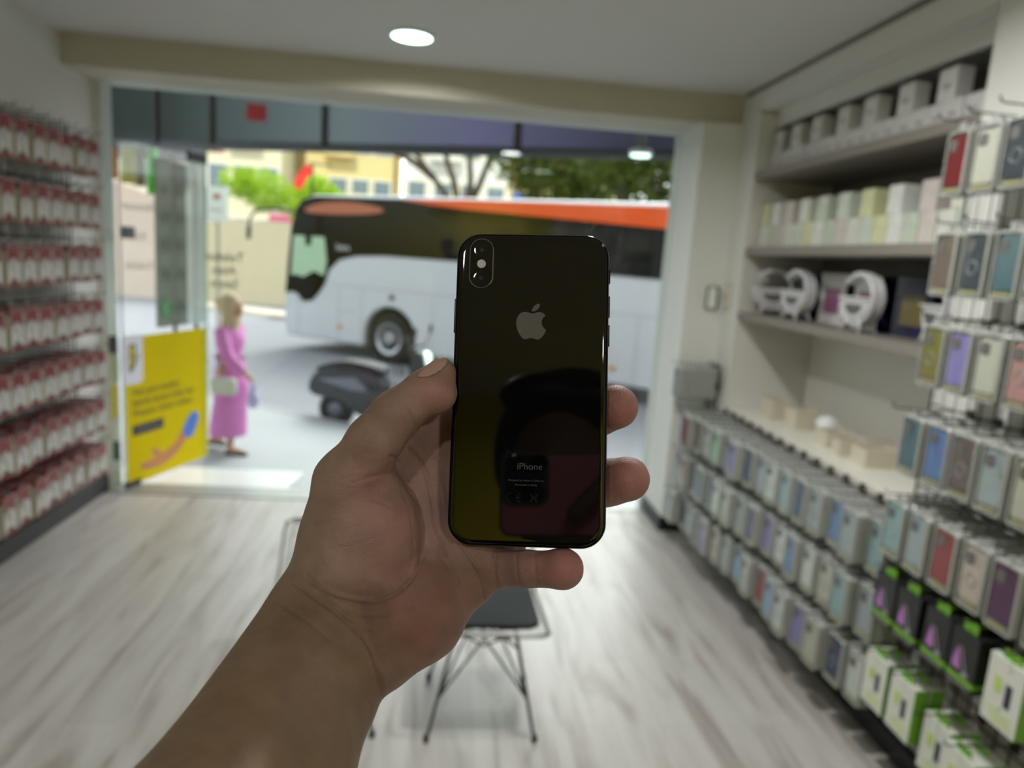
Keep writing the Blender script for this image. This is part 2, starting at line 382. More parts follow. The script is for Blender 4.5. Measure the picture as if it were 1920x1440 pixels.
def put_case(x, y, z, colour, label):
    rk = ncase_next() % 3 == 0
    if rk not in case0: c = case0[rk] = make_case(label, rk)
    else: c = dup(case0[rk], label=label)
    c.location = (x, y, z); c.rotation_euler = (0, 0, random.uniform(-.05, .05))
    for ch in c.children:
        if ch.name.startswith('phone_case'):
            ch.material_slots[0].link = 'OBJECT'; ch.material_slots[0].material = casemat[colour]
    return c
def put_back(x, y, z, label):
    global cback0
    if cback0 is None:
        q = cback0 = shell_mb().build('boxed_phone_case', m_shell); tag(q, label, 'phone case', 'boxed phone cases on the right wall')
    else: q = dup(cback0, label=label)
    q.location = (x, y, z); q.rotation_euler = (0, 0, random.uniform(-.03, .03)); return q
def put_hook(y, z, L, label, x=GR-.004):
    global hookR0
    if hookR0 is None:
        b = MB(); b.tube([(.004, 0, 0), (-.285, 0, .004), (-.297, 0, .009), (-.302, 0, .022)], .0027, 6); b.m = 0; b.box((-.008, -.016, -.02), (.001, .016, .008))
        h = hookR0 = b.build('display_hook', m_gridR); tag(h, label, 'hook', 'hooks on the right wire grids')
    else: h = dup(hookR0, label=label)
    h.location = (x, y, z); h.scale = (L/.302, 1, 1); return h
# --- near section: five rows, colours as in the photograph, counted from the niche side towards the camera
near = [(2.315, 1.60, 2.235, 1, ['wine', 'cream', 'dark grey', 'silver']),
        (1.995, 1.60, 2.205, 1, ['brown', 'dark grey', 'teal', 'white']),
        (1.695, 1.60, 2.195, 1, ['olive', 'lilac', 'cream', 'pink']),
        (1.380, 1.60, 2.225, 2, ['teal', 'blue', 'brown', 'silver', 'cream']),
        (1.075, 1.60, 2.235, 5, ['aqua', 'silver', 'red', 'peach', 'purple', 'white'])]
rown = ['top', 'second', 'third', 'fourth', 'fifth']
for ri, (zt, xf, y0, dep, cl) in enumerate(near):
    for ci, c in enumerate(cl):
        y = y0 - .127*ci
        put_case(xf + random.uniform(-.006, .006), y, zt - .012, c, f'{c} phone case in clear box, {ORD[ci]} from niche, {rown[ri]} row, near right grid')
        put_hook(y, zt + .012, .29 if ri in (0, 3) else .26, f'dark hook of {ORD[ci]} case from niche, {rown[ri]} row, near right grid')
        for k in range(1, dep+1):
            put_back(xf + .033*k, y, zt - .012, f'{ORD[k]} boxed case behind {ORD[ci]} front case from niche, {rown[ri]} row, near right grid')
# --- lower section under the counter: three rows of sixteen stacks
pal = {0: ['aqua', 'silver', 'blue', 'silver', 'navy', 'aqua', 'white', 'silver', 'navy', 'lilac', 'silver', 'mint', 'white', 'brown', 'red', 'blue'],
       1: ['silver', 'aqua', 'cream', 'white', 'blue', 'white', 'lilac', 'navy', 'silver', 'cream', 'white', 'dark grey', 'navy', 'dark grey', 'pink', 'silver'],
       2: ['white', 'navy', 'cream', 'lilac', 'white', 'pale blue', 'red', 'cream', 'pale blue', 'silver', 'peach', 'lilac', 'dark grey', 'silver', 'navy', 'silver']}
rest = MB(); base_shell = shell_mb()
def add_rest(x, y, z):
    rest.add([(v[0] + x, v[1] + y, v[2] + z) for v in base_shell.v], base_shell.f)
for ri, zt in enumerate([.945, .685, .415]):
    rn = ['upper', 'middle', 'lower'][ri] + ' row'
    for ci in range(16):
        y = 2.375 + .1265*ci; f = ci/15; xf = 1.63 - .10*f + random.uniform(-.028, .024); z = zt - .012
        c = pal[ri][ci]; cn = ORD[ci]
        put_case(xf, y, z, c, f'{c} phone case box, front, {cn} stack from camera, {rn} under counter')
        put_hook(y, zt + .012, GR - .004 - xf + .045, f'hook of {cn} case stack from camera, {rn} under counter')
        nb = int((GR - .02 - xf) / .0315); ind = 4 if ci < 6 else 3
        for k in range(1, nb):
            if k <= ind: put_back(xf + .0315*k, y + random.uniform(-.003, .003), z, f'{ORD[k]} case box behind front, {cn} stack from camera, {rn} under counter')
            else: add_rest(xf + .0315*k, y + random.uniform(-.003, .003), z + random.uniform(-.002, .002))
# the single stack on the narrow grid beside the pillar
put_case(1.54, 4.50, 1.185, 'silver', 'silver phone case box fronting the lone stack beside the pillar')
put_hook(4.50, 1.207, .30, 'pale hook carrying the lone case stack beside the pillar', x=1.80)
for k in range(1, 4): put_back(1.54 + .0315*k, 4.50, 1.185, f'{ORD[k]} case box behind front of the lone stack beside the pillar')
for k in range(4, 8): add_rest(1.54 + .0315*k, 4.50, 1.185)
o = rest.build('boxed_phone_case', m_shell); tag(o, 'hindmost clear case boxes packed against the grid under the counter', 'phone case', 'boxed phone cases on the right wall', 'stuff')

# --- black and green charger boxes, white and green boxes
m_bk = mat('carton_black', (30, 30, 32), .4, var=.1); m_gn = mat('carton_green', (104, 160, 40), .4, var=.06); m_wh = mat('carton_white', (206, 208, 198), .45, var=.04)
m_pu = mat('print_purple', (170, 110, 176), .4); m_dk = mat('print_dark', (44, 44, 66), .4); m_lg = mat('print_lime', (176, 200, 110), .45)
def tri(P, x=-.0012): return [(x, p[0], p[1]) for p in P]
def make_black(label):
    t = thing('charger_carton', label, 'carton', group='black and green charger cartons')
    b = MB(); b.m = 0; b.box((0, -.055, -.175), (.11, .055, 0)); b.m = 1
    b.prism(tri([(-.055, -.158), (.055, -.158), (.055, -.142), (-.055, -.142)]), (.0012, 0, 0)); b.box((0, -.0562, -.158), (.11, -.055, -.142))
    b.m = 2; b.prism(tri([(-.02, -.05), (.008, -.118), (.006, -.125), (-.035, -.125), (-.038, -.11)]), (.0012, 0, 0)) if False else b.prism(tri([(.036, -.125), (.004, -.125), (.004, -.112), (.022, -.052), (.036, -.105)]), (.0012, 0, 0))
    b.m = 3; b.prism(tri([(-.006, -.136), (-.03, -.136), (-.03, -.124), (-.006, -.124)]), (.0012, 0, 0))
    b.prism(tri([(.012, -.052), (-.018, -.122), (-.022, -.122), (.008, -.052)]), (.0012, 0, 0))
    for k in range(7): b.prism(tri([(.046 - .013*k, -.170), (.040 - .013*k, -.170), (.040 - .013*k, -.163), (.046 - .013*k, -.163)]), (.0012, 0, 0))
    b.build('carton', [m_bk, m_gn, m_pu, mat('print_silver', (150, 150, 152), .4)], t)
    MB().box((.010, -.028, 0), (.013, .028, .028)).box((.012, -.012, .018), (.09, .012, .030)).build('hang_tab', m_gn, t)
    return t
def make_white(label):
    t = thing('charger_carton', label, 'carton', group='white and green charger cartons')
    b = MB(); b.m = 0; b.box((0, -.062, -.20), (.05, .062, 0)); b.m = 1; b.box((.002, -.0632, -.20), (.05, -.062, 0)); b.box((.002, .062, -.20), (.05, .0632, 0))
    b.m = 2; b.prism(tri([(-.030, -.13), (-.008, -.13), (-.008, -.062), (-.030, -.062)]), (.0012, 0, 0)); b.prism(tri([(.0, -.15), (.002, -.15), (.002, -.14), (.0, -.14)]), (.0012, 0, 0))
    b.m = 3; b.prism(tri([(.004, -.10), (.03, -.10), (.034, -.055), (.008, -.055)]), (.0012, 0, 0))
    b.m = 3
    for k in range(4): b.prism(tri([(-.045, -.155 - k*.010), (.04 - .006*k, -.155 - k*.010), (.04 - .006*k, -.152 - k*.010), (-.045, -.152 - k*.010)]), (.0012, 0, 0))
    b.build('carton', [m_wh, m_gn, m_dk, m_lg], t)
    MB().box((.010, -.03, 0), (.013, .03, .026)).build('hang_tab', m_gn, t)
    return t
k0 = None
for ci, (y, z) in enumerate([(2.215, .795), (2.09, .795), (1.945, .80), (1.825, .80)]):
    lab = f'black carton with green band and purple print, {ORD[ci]} from the case stacks'
    if k0 is None: q = k0 = make_black(lab)
    else: q = dup(k0, label=lab)
    q.location = (1.60, y, z); put_hook(y, z+.03, .26, f'hook holding {ORD[ci]} black and green carton from the case stacks')
w0 = None
for ci, (x, y, z, where) in enumerate([(1.63, 2.235, .475, 'low on the near grid beside the case stacks'), (1.63, 2.085, .475, 'with bright green side, right of the first low one'),
        (1.63, 1.80, .415, 'low near the bottom right corner of the frame'), (1.60, 1.665, .80, 'beside the black cartons at the right edge'), (1.66, 1.94, .42, 'pushed back between two low white cartons'),
        (1.60, 1.655, .34, 'lowest, cut by the bottom right corner')]):
    lab = f'white and green charger carton {where}'
    if w0 is None: q = w0 = make_white(lab)
    else: q = dup(w0, label=lab)
    q.location = (x, y, z); put_hook(y, z+.022, .24, f'hook of the white carton {where}')
    if ci < 5:
        dup(w0, label=f'white carton behind the one {where}').location = (x + .056, y, z)

# ================================================================== niche contents
m_bw = mat('box_white', (212, 212, 210), .5, var=.02); m_prn = mat('box_print_grey', (150, 150, 150), .5)
def plain_box(name, w, h, d, m, label, cat, loc, group, printm=None, rz=0):
    b = MB(); b.m = 0; b.box((0, -w/2, 0), (d, w/2, h))
    if printm is not None:
        b.m = 1; b.box((-.0012, -w*.22, h*.42), (0, w*.22, h*.52)); b.box((-.0012, -w*.15, h*.34), (0, w*.15, h*.37))
    o = b.build(name, [m, printm or m], bevel=.0015); o.location = loc; o.rotation_euler = (0, 0, rz)
    return tag(o, label, cat, group)
def box_copy(o, loc, label, rz=0):
    q = dup(o, loc, rz, label); return q
z1 = 2.43
lo0 = None
for i in range(18):
    y = 2.545 + .1035*i; lab = f'plain white box on the top shelf floor, {ORD[i]} from camera end'
    if lo0 is None: lo0 = plain_box('white_box', .1, .105, .12, m_bw, lab, 'box', (1.93, y, z1), 'white boxes on the top shelf', m_prn)
    else: box_copy(lo0, (1.93 + random.uniform(-.006, .006), y, z1), lab, random.uniform(-.03, .03))
up0 = None
for i, (ya, yb) in enumerate([(2.746, 2.881), (3.008, 3.145), (3.27, 3.40), (3.50, 3.63), (3.76, 3.88), (4.0, 4.10), (4.245, 4.33)]):
    y = (ya+yb)/2; lab = f'white box standing on other white boxes, {ORD[i]} from camera end, top shelf'
    if up0 is None: up0 = plain_box('white_box', .105, .125, .07, m_bw, lab, 'box', (1.93, y, z1+.106), 'white boxes on the top shelf', m_prn)
    else: box_copy(up0, (1.93 + random.uniform(-.006, .006), y, z1+.106), lab)
z2 = 1.976
m_iri = []
for i, c in enumerate([(196, 204, 190), (206, 208, 196), (200, 190, 184), (186, 196, 178), (214, 216, 210), (204, 206, 160)]):
    m_iri.append(mat(f'shiny_carton_tone_{i}', c, .22, var=.25, scale=18))
for i in range(17):
    y = 2.55 + .1085*i; cn = ['silver-green', 'silver', 'rosy', 'greenish', 'white', 'lemon'][i % 6]
    plain_box('shiny_carton', .1, .13, .09, m_iri[i % 6], f'{cn} shiny carton in lower layer, {ORD[i]} from camera end, middle shelf', 'box', (1.91, y, z2), 'shiny cartons on the middle shelf')
for i, y in enumerate([2.60, 2.79, 3.01, 3.22, 3.42, 3.62, 3.81, 3.99, 4.15, 4.29]):
    cn = ['silver', 'rosy', 'white', 'lemon', 'silver-green', 'greenish'][i % 6]; mi = [1, 2, 4, 5, 0, 3][i % 6]
    plain_box('shiny_carton', .1, .125, .08, m_iri[mi], f'{cn} shiny carton in upper layer, {ORD[i]} from camera end, middle shelf', 'box', (1.912, y, z2+.1315), 'shiny cartons on the middle shelf')
# round speaker lamps shaped like an open ring with a tray bar
m_spk = mat('speaker_plastic', (196, 196, 198), .35, var=.03); m_mesh = mat('speaker_mesh', (90, 90, 92), .6, var=.15, scale=200); m_glow = mat('speaker_inner', (222, 222, 220), .3)
def make_speaker(label):
    t = thing('speaker_lamp', label, 'speaker', group='round speaker lamps on the lowest shelf')
    R = .108; pts = [(0, R*math.cos(a), .145 + R*math.sin(a)) for a in np.linspace(math.radians(38), math.radians(360), 34)]
    b = MB()
    for dx in (-.025, 0, .025): b.tube([(p[0] + dx, p[1], p[2]) for p in pts], .012, 10)
    b.build('ring', m_spk, t, smooth=True)
    c = MB(); c.prism([(-.04, y, z) for y, z in [(.108, .145), (-.1, .145), (-.1, .128), (-.075, .085), (-.03, .055), (.03, .055), (.075, .085), (.1, .128)]], (.08, 0, 0)); c.build('base', m_spk, t, bevel=.006)
    s = MB(); s.prism([(-.0425, .06*math.cos(a), .122 + .045*math.sin(a)) for a in np.linspace(PI, 2*PI, 14)], (.004, 0, 0)); s.build('speaker_grille', m_mesh, t)
    g = MB(); g.box((-.05, -.105, .145), (.05, .112, .153)); g.build('charging_tray', m_glow, t, bevel=.003)
    for sx in (-1, 1):
        for sy in (-1, 1):
            f = MB(); f.tube([(sx*.028, sy*.035, .066), (sx*.045, sy*.068, .001)], [.010, .006], 8); f.build('foot', m_spk, t, smooth=True)
    return t
sp = None
for i, (x, y, rz, w) in enumerate([(1.98, 4.20, 1.25, 'turned edge-on at the far end of lowest shelf'), (1.95, 3.82, .12, 'in front of a white box, second from the pillar'), (1.93, 3.17, .1, 'large in view before the purple and navy carton'), (1.93, 2.62, -.3, 'half hidden behind the hanging phone cases')]):
    lab = f'grey open-ring speaker lamp {w}'
    if sp is None: q = sp = make_speaker(lab)
    else: q = dup(sp, label=lab)
    q.location = (x, y, 1.5755); q.rotation_euler = (0, 0, rz); q.scale = (1, 1, 1.06)
m_navy = mat('carton_navy', (34, 34, 70), .35, var=.1); m_pk = mat('carton_picture', (150, 96, 130), .4, var=.3, scale=25)
def picture_carton(y, w, h, front, label, x=2.08):
    t = thing('speaker_carton', label, 'carton', (x, y, 1.5755))
    b = MB(); b.m = 0; b.box((0, -w/2, 0), (.16, w/2, h)); b.m = 1; b.box((0, -w/2-.001, 0), (.16, -w/2, h)); b.build('carton', [front, m_navy], t, bevel=.002)
    MB().box((-.0015, -w*.30, h*.2), (0, w*.30, h*.7)).build('printed_picture', m_pk if front is m_bw else mat('picture_gold', (120, 110, 70), .4, var=.4, scale=40), t)
    return t
picture_carton(3.70, .26, .27, m_bw, 'white carton with picture and navy edge behind the second speaker lamp')
picture_carton(3.38, .22, .265, m_bw, 'white carton standing left behind the third speaker lamp')
picture_carton(3.02, .26, .265, m_navy, 'navy carton with gold picture right behind the third speaker lamp')
picture_carton(4.08, .24, .25, m_navy, 'navy carton in shadow between first and second speaker lamp')
# things on the counter
m_kraft = mat('box_cream', (206, 198, 178), .55, var=.04)
def tray(loc, w, d, h, label, m=m_kraft, rz=0, name='open_cream_box', cat='box'):
    t = thing(name, label, cat, loc, rz)
    b = MB(); s = .004
    b.box((0, -w/2, 0), (d, w/2, s)); b.box((0, -w/2, s), (s, w/2, h)); b.box((d-s, -w/2, s), (d, w/2, h)); b.box((s, -w/2, s), (d-s, -w/2+s, h)); b.box((s, w/2-s, s), (d-s, w/2, h))
    b.build('box_body', m, t, bevel=.001)
    MB().box((.01, -w/2+.01, s), (d-.01, w/2-.01, h*.86)).build('filling', mat('sachets', (196, 184, 170), .5, var=.3, scale=80), t)
    return t
zc = .9655
tray((1.97, 4.06, zc), .15, .12, .115, 'cream box with dark slot at the far end of the counter')
tray((1.99, 3.80, zc), .11, .14, .11, 'narrow cream box, second from the far end of the counter', rz=.1)
tray((1.97, 3.42, zc), .12, .12, .075, 'low cream box in front of the small white bowl on the counter')
tray((1.95, 3.24, zc), .09, .13, .075, 'low cream box in the middle of the counter group', rz=-.1)
tray((1.96, 3.06, zc), .12, .16, .085, 'squat cream box nearest the camera on the counter')
tray((2.14, 3.20, zc), .20, .14, .065, 'wide shallow cream box at the back of the counter')
tb = thing('white_bowl', 'shiny white bowl catching light on top of a cream box', 'bowl', (2.10, 3.60, zc))
MB().lathe((0, 0, 0), [(.02, 0), (.024, .004), (.05, .05), (.062, .09), (.058, .09), (.045, .05), (.02, .010)], 24).build('bowl_body', mat('porcelain', (240, 242, 240), .12, var=.01), tb, smooth=True)
MB().lathe((0, 0, 0), [(.056, .085), (.040, .105), (.012, .116)], 20).build('bowl_lid', mat('porcelain', (240, 242, 240), .12), tb, smooth=True)
# plug-in device and socket on the pillar side
t = thing('wall_thermostat', 'small white device with black edge on the wall beside the pillar', 'device', (1.77, 4.62, 1.64))
MB().box((-.05, -.03, -.075), (.03, 0, .075)).build('device_body', mat('device_black', (36, 38, 40), .3), t, bevel=.006)
MB().box((-.048, -.036, -.068), (.012, -.0305, .068)).build('device_face', mat('device_white', (226, 230, 226), .25), t, bevel=.004)
t = thing('wall_socket', 'cream double wall socket beside the small black-edged device', 'socket', (1.839, 4.53, 1.66))
MB().box((-.012, -.045, -.085), (0, .045, .085)).build('socket_plate', m_kraft, t, bevel=.003)
for s in (-1, 1): MB().lathe((-.0125, 0, s*.04), [(.024, 0), (.024, -.003), (.018, -.003), (.016, .002)], 20, 'x').build('socket_well', m_white, t)
# ================================================================== chairs, glass front, door, poster
def make_chair(label):
    """wire chair: local origin on the floor under the seat centre, front towards -y"""
    t = thing('wire_chair', label, 'chair', group='wire chairs with black seat pads')
    W, D = .235, .205
    def surf(u, v):       # u -1..1 across, v 0..1 seat front to back edge, 1..1.75 up the backrest
        if v <= 1:
            y = -D + v*2*D; z = .445 - .018*math.cos(u*PI/2)*math.sin(min(1, v)*PI) - .012*v; wx = W*(1 - .06*v)
        else:
            q = v - 1; y = D + .03*q + .055*math.sin(q*1.2); z = .433 + .30*q; wx = W*(.94 - .10*q)
        if v > 1: y += -.03*abs(u)**2
        return (u*wx, y, z)
    b = MB(); us = np.linspace(-1, 1, 13); vs = np.linspace(0, 1.8, 26)
    for u in us: b.tube([surf(u, v) for v in vs], .0022, 5)
    for v in vs: b.tube([surf(u, v) for u in us], .0022, 5)
    b.build('wire_mesh', m_steel, t, smooth=True)
    rim = [surf(u, 0) for u in np.linspace(-.86, .86, 8)] + [surf(.97, .03)] + [surf(1, v) for v in np.linspace(.09, 1.7, 18)] + [surf(.95, 1.79)] + [surf(u, 1.82) for u in np.linspace(.85, -.85, 8)] + [surf(-.95, 1.79)] + [surf(-1, v) for v in np.linspace(1.7, .09, 18)] + [surf(-.97, .03)]
    b = MB(); b.tube(rim, .0045, 8, closed=True); b.tube([(x*.985, y*.985, z-.014) for x, y, z in rim[:36]], .004, 8); b.build('rim', m_steel, t, smooth=True)
    b = MB(); n = 14
    P = rrect(.40, .36, .05, 5); c = MB(); top = [(p[0]*(1 - .06*(p[1]+.18)), p[1] + .005, .462) for p in P]
    c.prism([(x, y, .444) for x, y, z in top], (0, 0, .022)); c.build('seat_pad', mat('pad_black', (24, 29, 31), .6, var=.1, spec=.25), t, bevel=.008, seg=3)
    mb_ = mat('chair_leg_dark', (38, 42, 40), .35, metal=.5)
    tops = [(-.11, -.13), (.11, -.13), (-.11, .13), (.11, .13)]; feet = [(-.205, -.20), (.205, -.20), (-.205, .20), (.205, .20)]
    for (tx, ty), (fx, fy) in zip(tops, feet):
        l = MB(); l.tube([(tx, ty, .435), (fx*.98, fy*.98, .02)], .0062, 8).lathe((fx, fy, 0), [(.011, 0), (.012, .01), (.009, .028)], 10); l.build('leg', mb_, t, smooth=True)
    b = MB()
    zz = .30; lerp = lambda a, c, q: a + (c-a)*q
    at = lambda i, z: (lerp(tops[i][0], feet[i][0], (.435-z)/.435), lerp(tops[i][1], feet[i][1], (.435-z)/.435), z)
    for i, j in ((0, 1), (1, 3), (3, 2), (2, 0)):
        a = at(i, .16); c = at(j, .16); mx = ((a[0]+c[0])/2*.35, (a[1]+c[1])/2*.35, .345)
        b.tube([a, mx], .0045, 6); b.tube([c, mx], .0045, 6)
        b.tube([at(i, .41), (mx[0]*.9, mx[1]*.9, .31), at(j, .41)], .0045, 6)
    for i, j in ((0, 3), (1, 2)): b.tube([(tops[i][0], tops[i][1], .425), (0, 0, .335), (tops[j][0], tops[j][1], .425)], .0042, 6)
    b.build('cross_braces', mb_, t, smooth=True)
    return t
ch = make_chair('wire chair with black seat pad, directly below the raised hand'); ch.location = (.218, 2.60, 0)
q = dup(ch, (-.40, 2.62, 0), .03, 'wire chair mostly hidden behind the forearm, its left wire edge showing')

m_glass = glass('shopfront_glass', (246, 251, 249)); m_gedge = mat('glass_edge', (120, 160, 148), .2, var=.05)
m_print = mat('window_lettering', (44, 48, 50), .5); m_film = glass('frosted_film', (200, 212, 206), alpha=.62, acol=(128, 138, 120))
m_film2 = glass('reflection_film', (225, 235, 232), alpha=.45, acol=(214, 222, 218))
# fixed pane from the door to the pillar, thin transom over the door, narrow sidelight at the left
p = struct('window_1', MB().box((-1.66, 5.05, .006), (1.578, 5.058, 2.748)), m_glass)
p = struct('window_2', MB().box((-2.278, 5.05, 2.43), (-1.665, 5.058, 2.748)), m_glass)
def bk(x, z): return frame((x, 5.0485, z), (-1, 0, 0), (0, 0, 1))     # lettering reads from the street
def lettering(lines, x, z, step, size, label, m=None):
    t = thing('window_lettering', label, 'lettering', (x, 5.0485, z))
    for i, s in enumerate(lines):
        me = text_mesh(s, size, bold=.001); me.materials.append(m or m_print); o = bpy.data.objects.new('text_line', me); COL.objects.link(o); o.parent = t
        o.matrix_local = frame((0, 0, -i*step), (-1, 0, 0), (0, 0, 1))
    return t
lettering(['Telefon', 'Alım', 'Satım'], -1.51, 1.68, .09, .085, 'small grey mirrored lettering on the glass beside the door edge', mat('window_lettering_faded', (128, 120, 108), .5))
lettering(['532 01 656 70 53', 'Teknik', 'Servis', 'Tamir'], -.42, .955, .125, .088, 'dark mirrored phone number and words on the glass before the scooter')

A = Vector((-2.19, 5.06, 0)); B = Vector((-1.91, 5.93, 0)); dd = (B-A).normalized(); dn = Vector((dd.y, -dd.x, 0)); DL = (B-A).length
t = thing('glass_door', 'open frameless glass door swung out to the pavement, with yellow poster', 'door', A)
t.rotation_euler = (0, 0, math.atan2(dd.y, dd.x))       # local x along the leaf, -y faces the camera side
MB().box((0, -.005, .015), (DL, .005, 2.40)).build('door_leaf', m_glass, t)
MB().box((DL-.006, -.0052, .015), (DL-.0005, .0052, 2.40)).box((0, -.0052, .015), (.005, .0052, 2.40)).build('glass_edge', m_gedge, t)
MB().box((.70, -.012, 2.36), (DL, .012, 2.43)).build('top_fitting', m_darkm, t, bevel=.003)
MB().box((.0, -.012, .0), (.14, .012, .05)).build('floor_fitting', m_darkm, t, bevel=.003)
MB().box((.03, -.014, 1.76), (.13, .014, 1.84)).build('lock_box', mat('lock_grey', (66, 72, 76), .4), t, bevel=.004)
fl = MB().box((.33, -.0066, 1.13), (.675, -.0054, 2.33)).build('sticker_panel', m_film, t)
MB().box((.68, -.0066, 1.13), (DL-.01, -.0054, 2.36)).build('reflection_strip', m_film2, t)  # pale film put in for the bright reflection on the door glass
m_ic = mat('icon_dark', (62, 68, 60), .5); m_icg = mat('icon_green', (24, 130, 60), .5)
for cx in (.435, .60):
    for k, z in enumerate((2.12, 1.93, 1.73, 1.52, 1.27)):
        b = MB(); big = (cx < .5 and k == 4)
        pts = [(cx + .05*math.cos(a), -.0075, z + .05*math.sin(a)) for a in np.linspace(0, 2*PI, 24)[:-1]]
        if big: b.prism([(p[0]*1.0 + (p[0]-cx)*.35, p[1], z + (p[2]-z)*1.35) for p in pts], (0, -.0006, 0)); b.build('green_round_icon', m_icg, fl)
        else: b.tube(pts, .003, 5, closed=True); b.box((cx-.018, -.008, z-.02), (cx+.018, -.0068, z+.02)); b.build('round_icon', m_ic, fl)
MB().tube([(.435 + .045*math.cos(a), -.0085, 1.27 + .045*math.sin(a)) for a in np.linspace(.3, 5.6, 20)], .004, 5).box((.425, -.009, 1.25), (.445, -.0081, 1.295)).build('icon_outline', m_pwhite, fl)
# lettering on the door, seen from behind
for i, s in enumerate(['Aksesuar', 'Kılıf', 'Kulaklık']):
    text('door_lettering', s, .085, frame((.17, -.0058, 1.98 - .2*i), (-1, 0, 0), (0, 0, 1)), mat('door_print', (150, 140, 132), .5), t)
# yellow poster on the leaf
PZ = -.0075
po = MB().box((.008, PZ, .02), (.905, PZ+.001, 1.09)).build('poster', mat('poster_yellow', (196, 178, 6), .8, var=.03, scale=8, spec=.1), t)
m_pk2 = mat('poster_black', (36, 34, 20), .5); m_ptx = mat('poster_text', (84, 74, 0), .5)
b = MB(); b.prism([(.0 + x, PZ-.0004, z) for x, z in [(.0, .752), (.15, .752), (.172, .762), (.182, .785), (.182, 1.10), (.0, 1.10)]], (0, -.0006, 0)); b.build('logo_plate', mat('poster_white', (206, 208, 216), .5), po)
b = MB(); b.prism([(x, PZ-.0012, z) for x, z in [(.048, .83), (.09, .862), (.118, .90), (.118, 1.035), (.048, 1.035)]], (0, -.0005, 0)); b.build('logo_mark', m_pk2, po)
b = MB(); b.prism([(x, PZ-.0019, z) for x, z in [(.058, .875), (.078, .875), (.104, .93), (.104, 1.022), (.058, 1.022)]], (0, -.0005, 0)); b.build('logo_inlay', mat('logo_yellow', (190, 176, 30), .5), po)
text('logo_letters', 'WU', .06, frame((.105, PZ-.003, .945), (1, 0, 0), (0, 0, 1)), mat('logo_grey', (110, 104, 70), .5), po)
for i, (s, sz) in enumerate([('Hızlı para transferi', .066), ('bizimle hemen kolay olur', .066), ('Western Union noktası', .068)]):
    text('poster_line', s, sz, frame((.07, PZ-.001, .69 - .078*i), (1, 0, 0), (0, 0, 1)), m_ptx, po, align='LEFT', bold=.0012)
MB().box((.066, PZ-.001, .375), (.385, PZ-.0002, .452)).build('black_badge', m_pk2, po)
text('badge_text', 'WESTERN UNION', .030, frame((.225, PZ-.0016, .413), (1, 0, 0), (0, 0, 1)), mat('badge_print', (130, 130, 140), .5), po)
def flat(name, pts, m, parent, y): return MB().prism([(p[0], y, p[1]) for p in pts], (0, -.0006, 0)).build(name, m, parent)
arm = catmull([(.13, .135), (.17, .105), (.30, .085), (.43, .10), (.56, .16), (.66, .25), (.70, .32), (.64, .345), (.57, .29), (.52, .235), (.44, .20), (.36, .185), (.33, .21), (.29, .235), (.255, .235), (.262, .205), (.29, .175), (.22, .16), (.16, .155)], 4)
flat('printed_hand', arm, mat('print_skin', (176, 118, 66), .5, var=.15, scale=12), po, PZ-.0006)
flat('printed_sleeve', catmull([(.60, .285), (.68, .225), (.74, .27), (.79, .36), (.78, .41), (.72, .43), (.65, .38)], 4), mat('print_blue', (66, 112, 190), .5, var=.15, scale=12), po, PZ-.0012)
# small dark square notice and slim leaflet on the sidelight strip left of the door hinge
o = MB().box((-2.272, 5.045, .98), (-2.215, 5.049, 1.10)).build('window_notice', mat('notice_dark', (70, 78, 76), .5)); tag(o, 'small dark square notice stuck on the glass left of the yellow poster', 'notice')
o = struct('window_3', MB().box((-2.278, 5.05, .006), (-2.20, 5.058, 2.43)), m_glass)
b = MB(); b.m = 0; b.box((-2.268, 5.044, .14), (-2.212, 5.048, .78)); b.m = 1; b.box((-2.264, 5.043, .52), (-2.222, 5.044, .76)); b.m = 2; b.box((-2.262, 5.043, .22), (-2.216, 5.044, .36))
o = b.build('window_leaflet', [mat('leaflet_white', (216, 222, 210), .4), mat('leaflet_yellow', (214, 204, 70), .4), mat('leaflet_green', (70, 96, 80), .4)]); tag(o, 'tall narrow yellow and white leaflet on the glass beside the door hinge', 'leaflet')
# ================================================================== outside
D_ = Vector((.823, -.568, 0)).normalized(); N_ = Vector((.568, .823, 0)).normalized()      # along the street (to the right), and away
m_pave = mat('pavement_stone', (150, 154, 156), .6, var=.06, scale=3); m_road = mat('road_asphalt', (132, 133, 139), .75, var=.08, scale=2, bump=.1)
m_marble = mat('marble_slab', (222, 224, 224), .18, var=.04, scale=4); m_curb = mat('curb_stone', (146, 144, 148), .7, var=.05)
K0 = Vector((-1.376, 8.194, 0))
def street(pt, a, b, z): p = pt + D_*a + N_*b; return (p.x, p.y, z)
kl, kr = K0 + D_*(-14), K0 + D_*9
b = MB(); b.prism([(-14, 5.12, -.2), (9, 5.12, -.2), (kr.x, kr.y, -.2), (kl.x, kl.y, -.2)], (0, 0, -.3))
o = struct('floor_pavement', b, m_pave)
b = MB(); b.prism([street(K0, -14, .001, -.195), street(K0, 9, .001, -.195), street(K0, 9, .16, -.195), street(K0, -14, .16, -.195)], (0, 0, -.3)); struct('trim_curb', b, m_curb)
b = MB(); b.prism([street(K0, -60, .16, -.35), street(K0, 45, .16, -.35), street(K0, 45, 80, -.35), street(K0, -60, 80, -.35)], (0, 0, -.2)); struct('floor_road', b, m_road)
o = MB().prism([(-2.45, 5.202, -.199), (-1.12, 5.202, -.199), (-1.07, 5.64, -.199), (-2.45, 5.67, -.199)], (0, 0, .196)).build('entrance_slab', m_marble, bevel=.006); tag(o, 'white marble slab on the pavement just outside the glass door', 'slab')

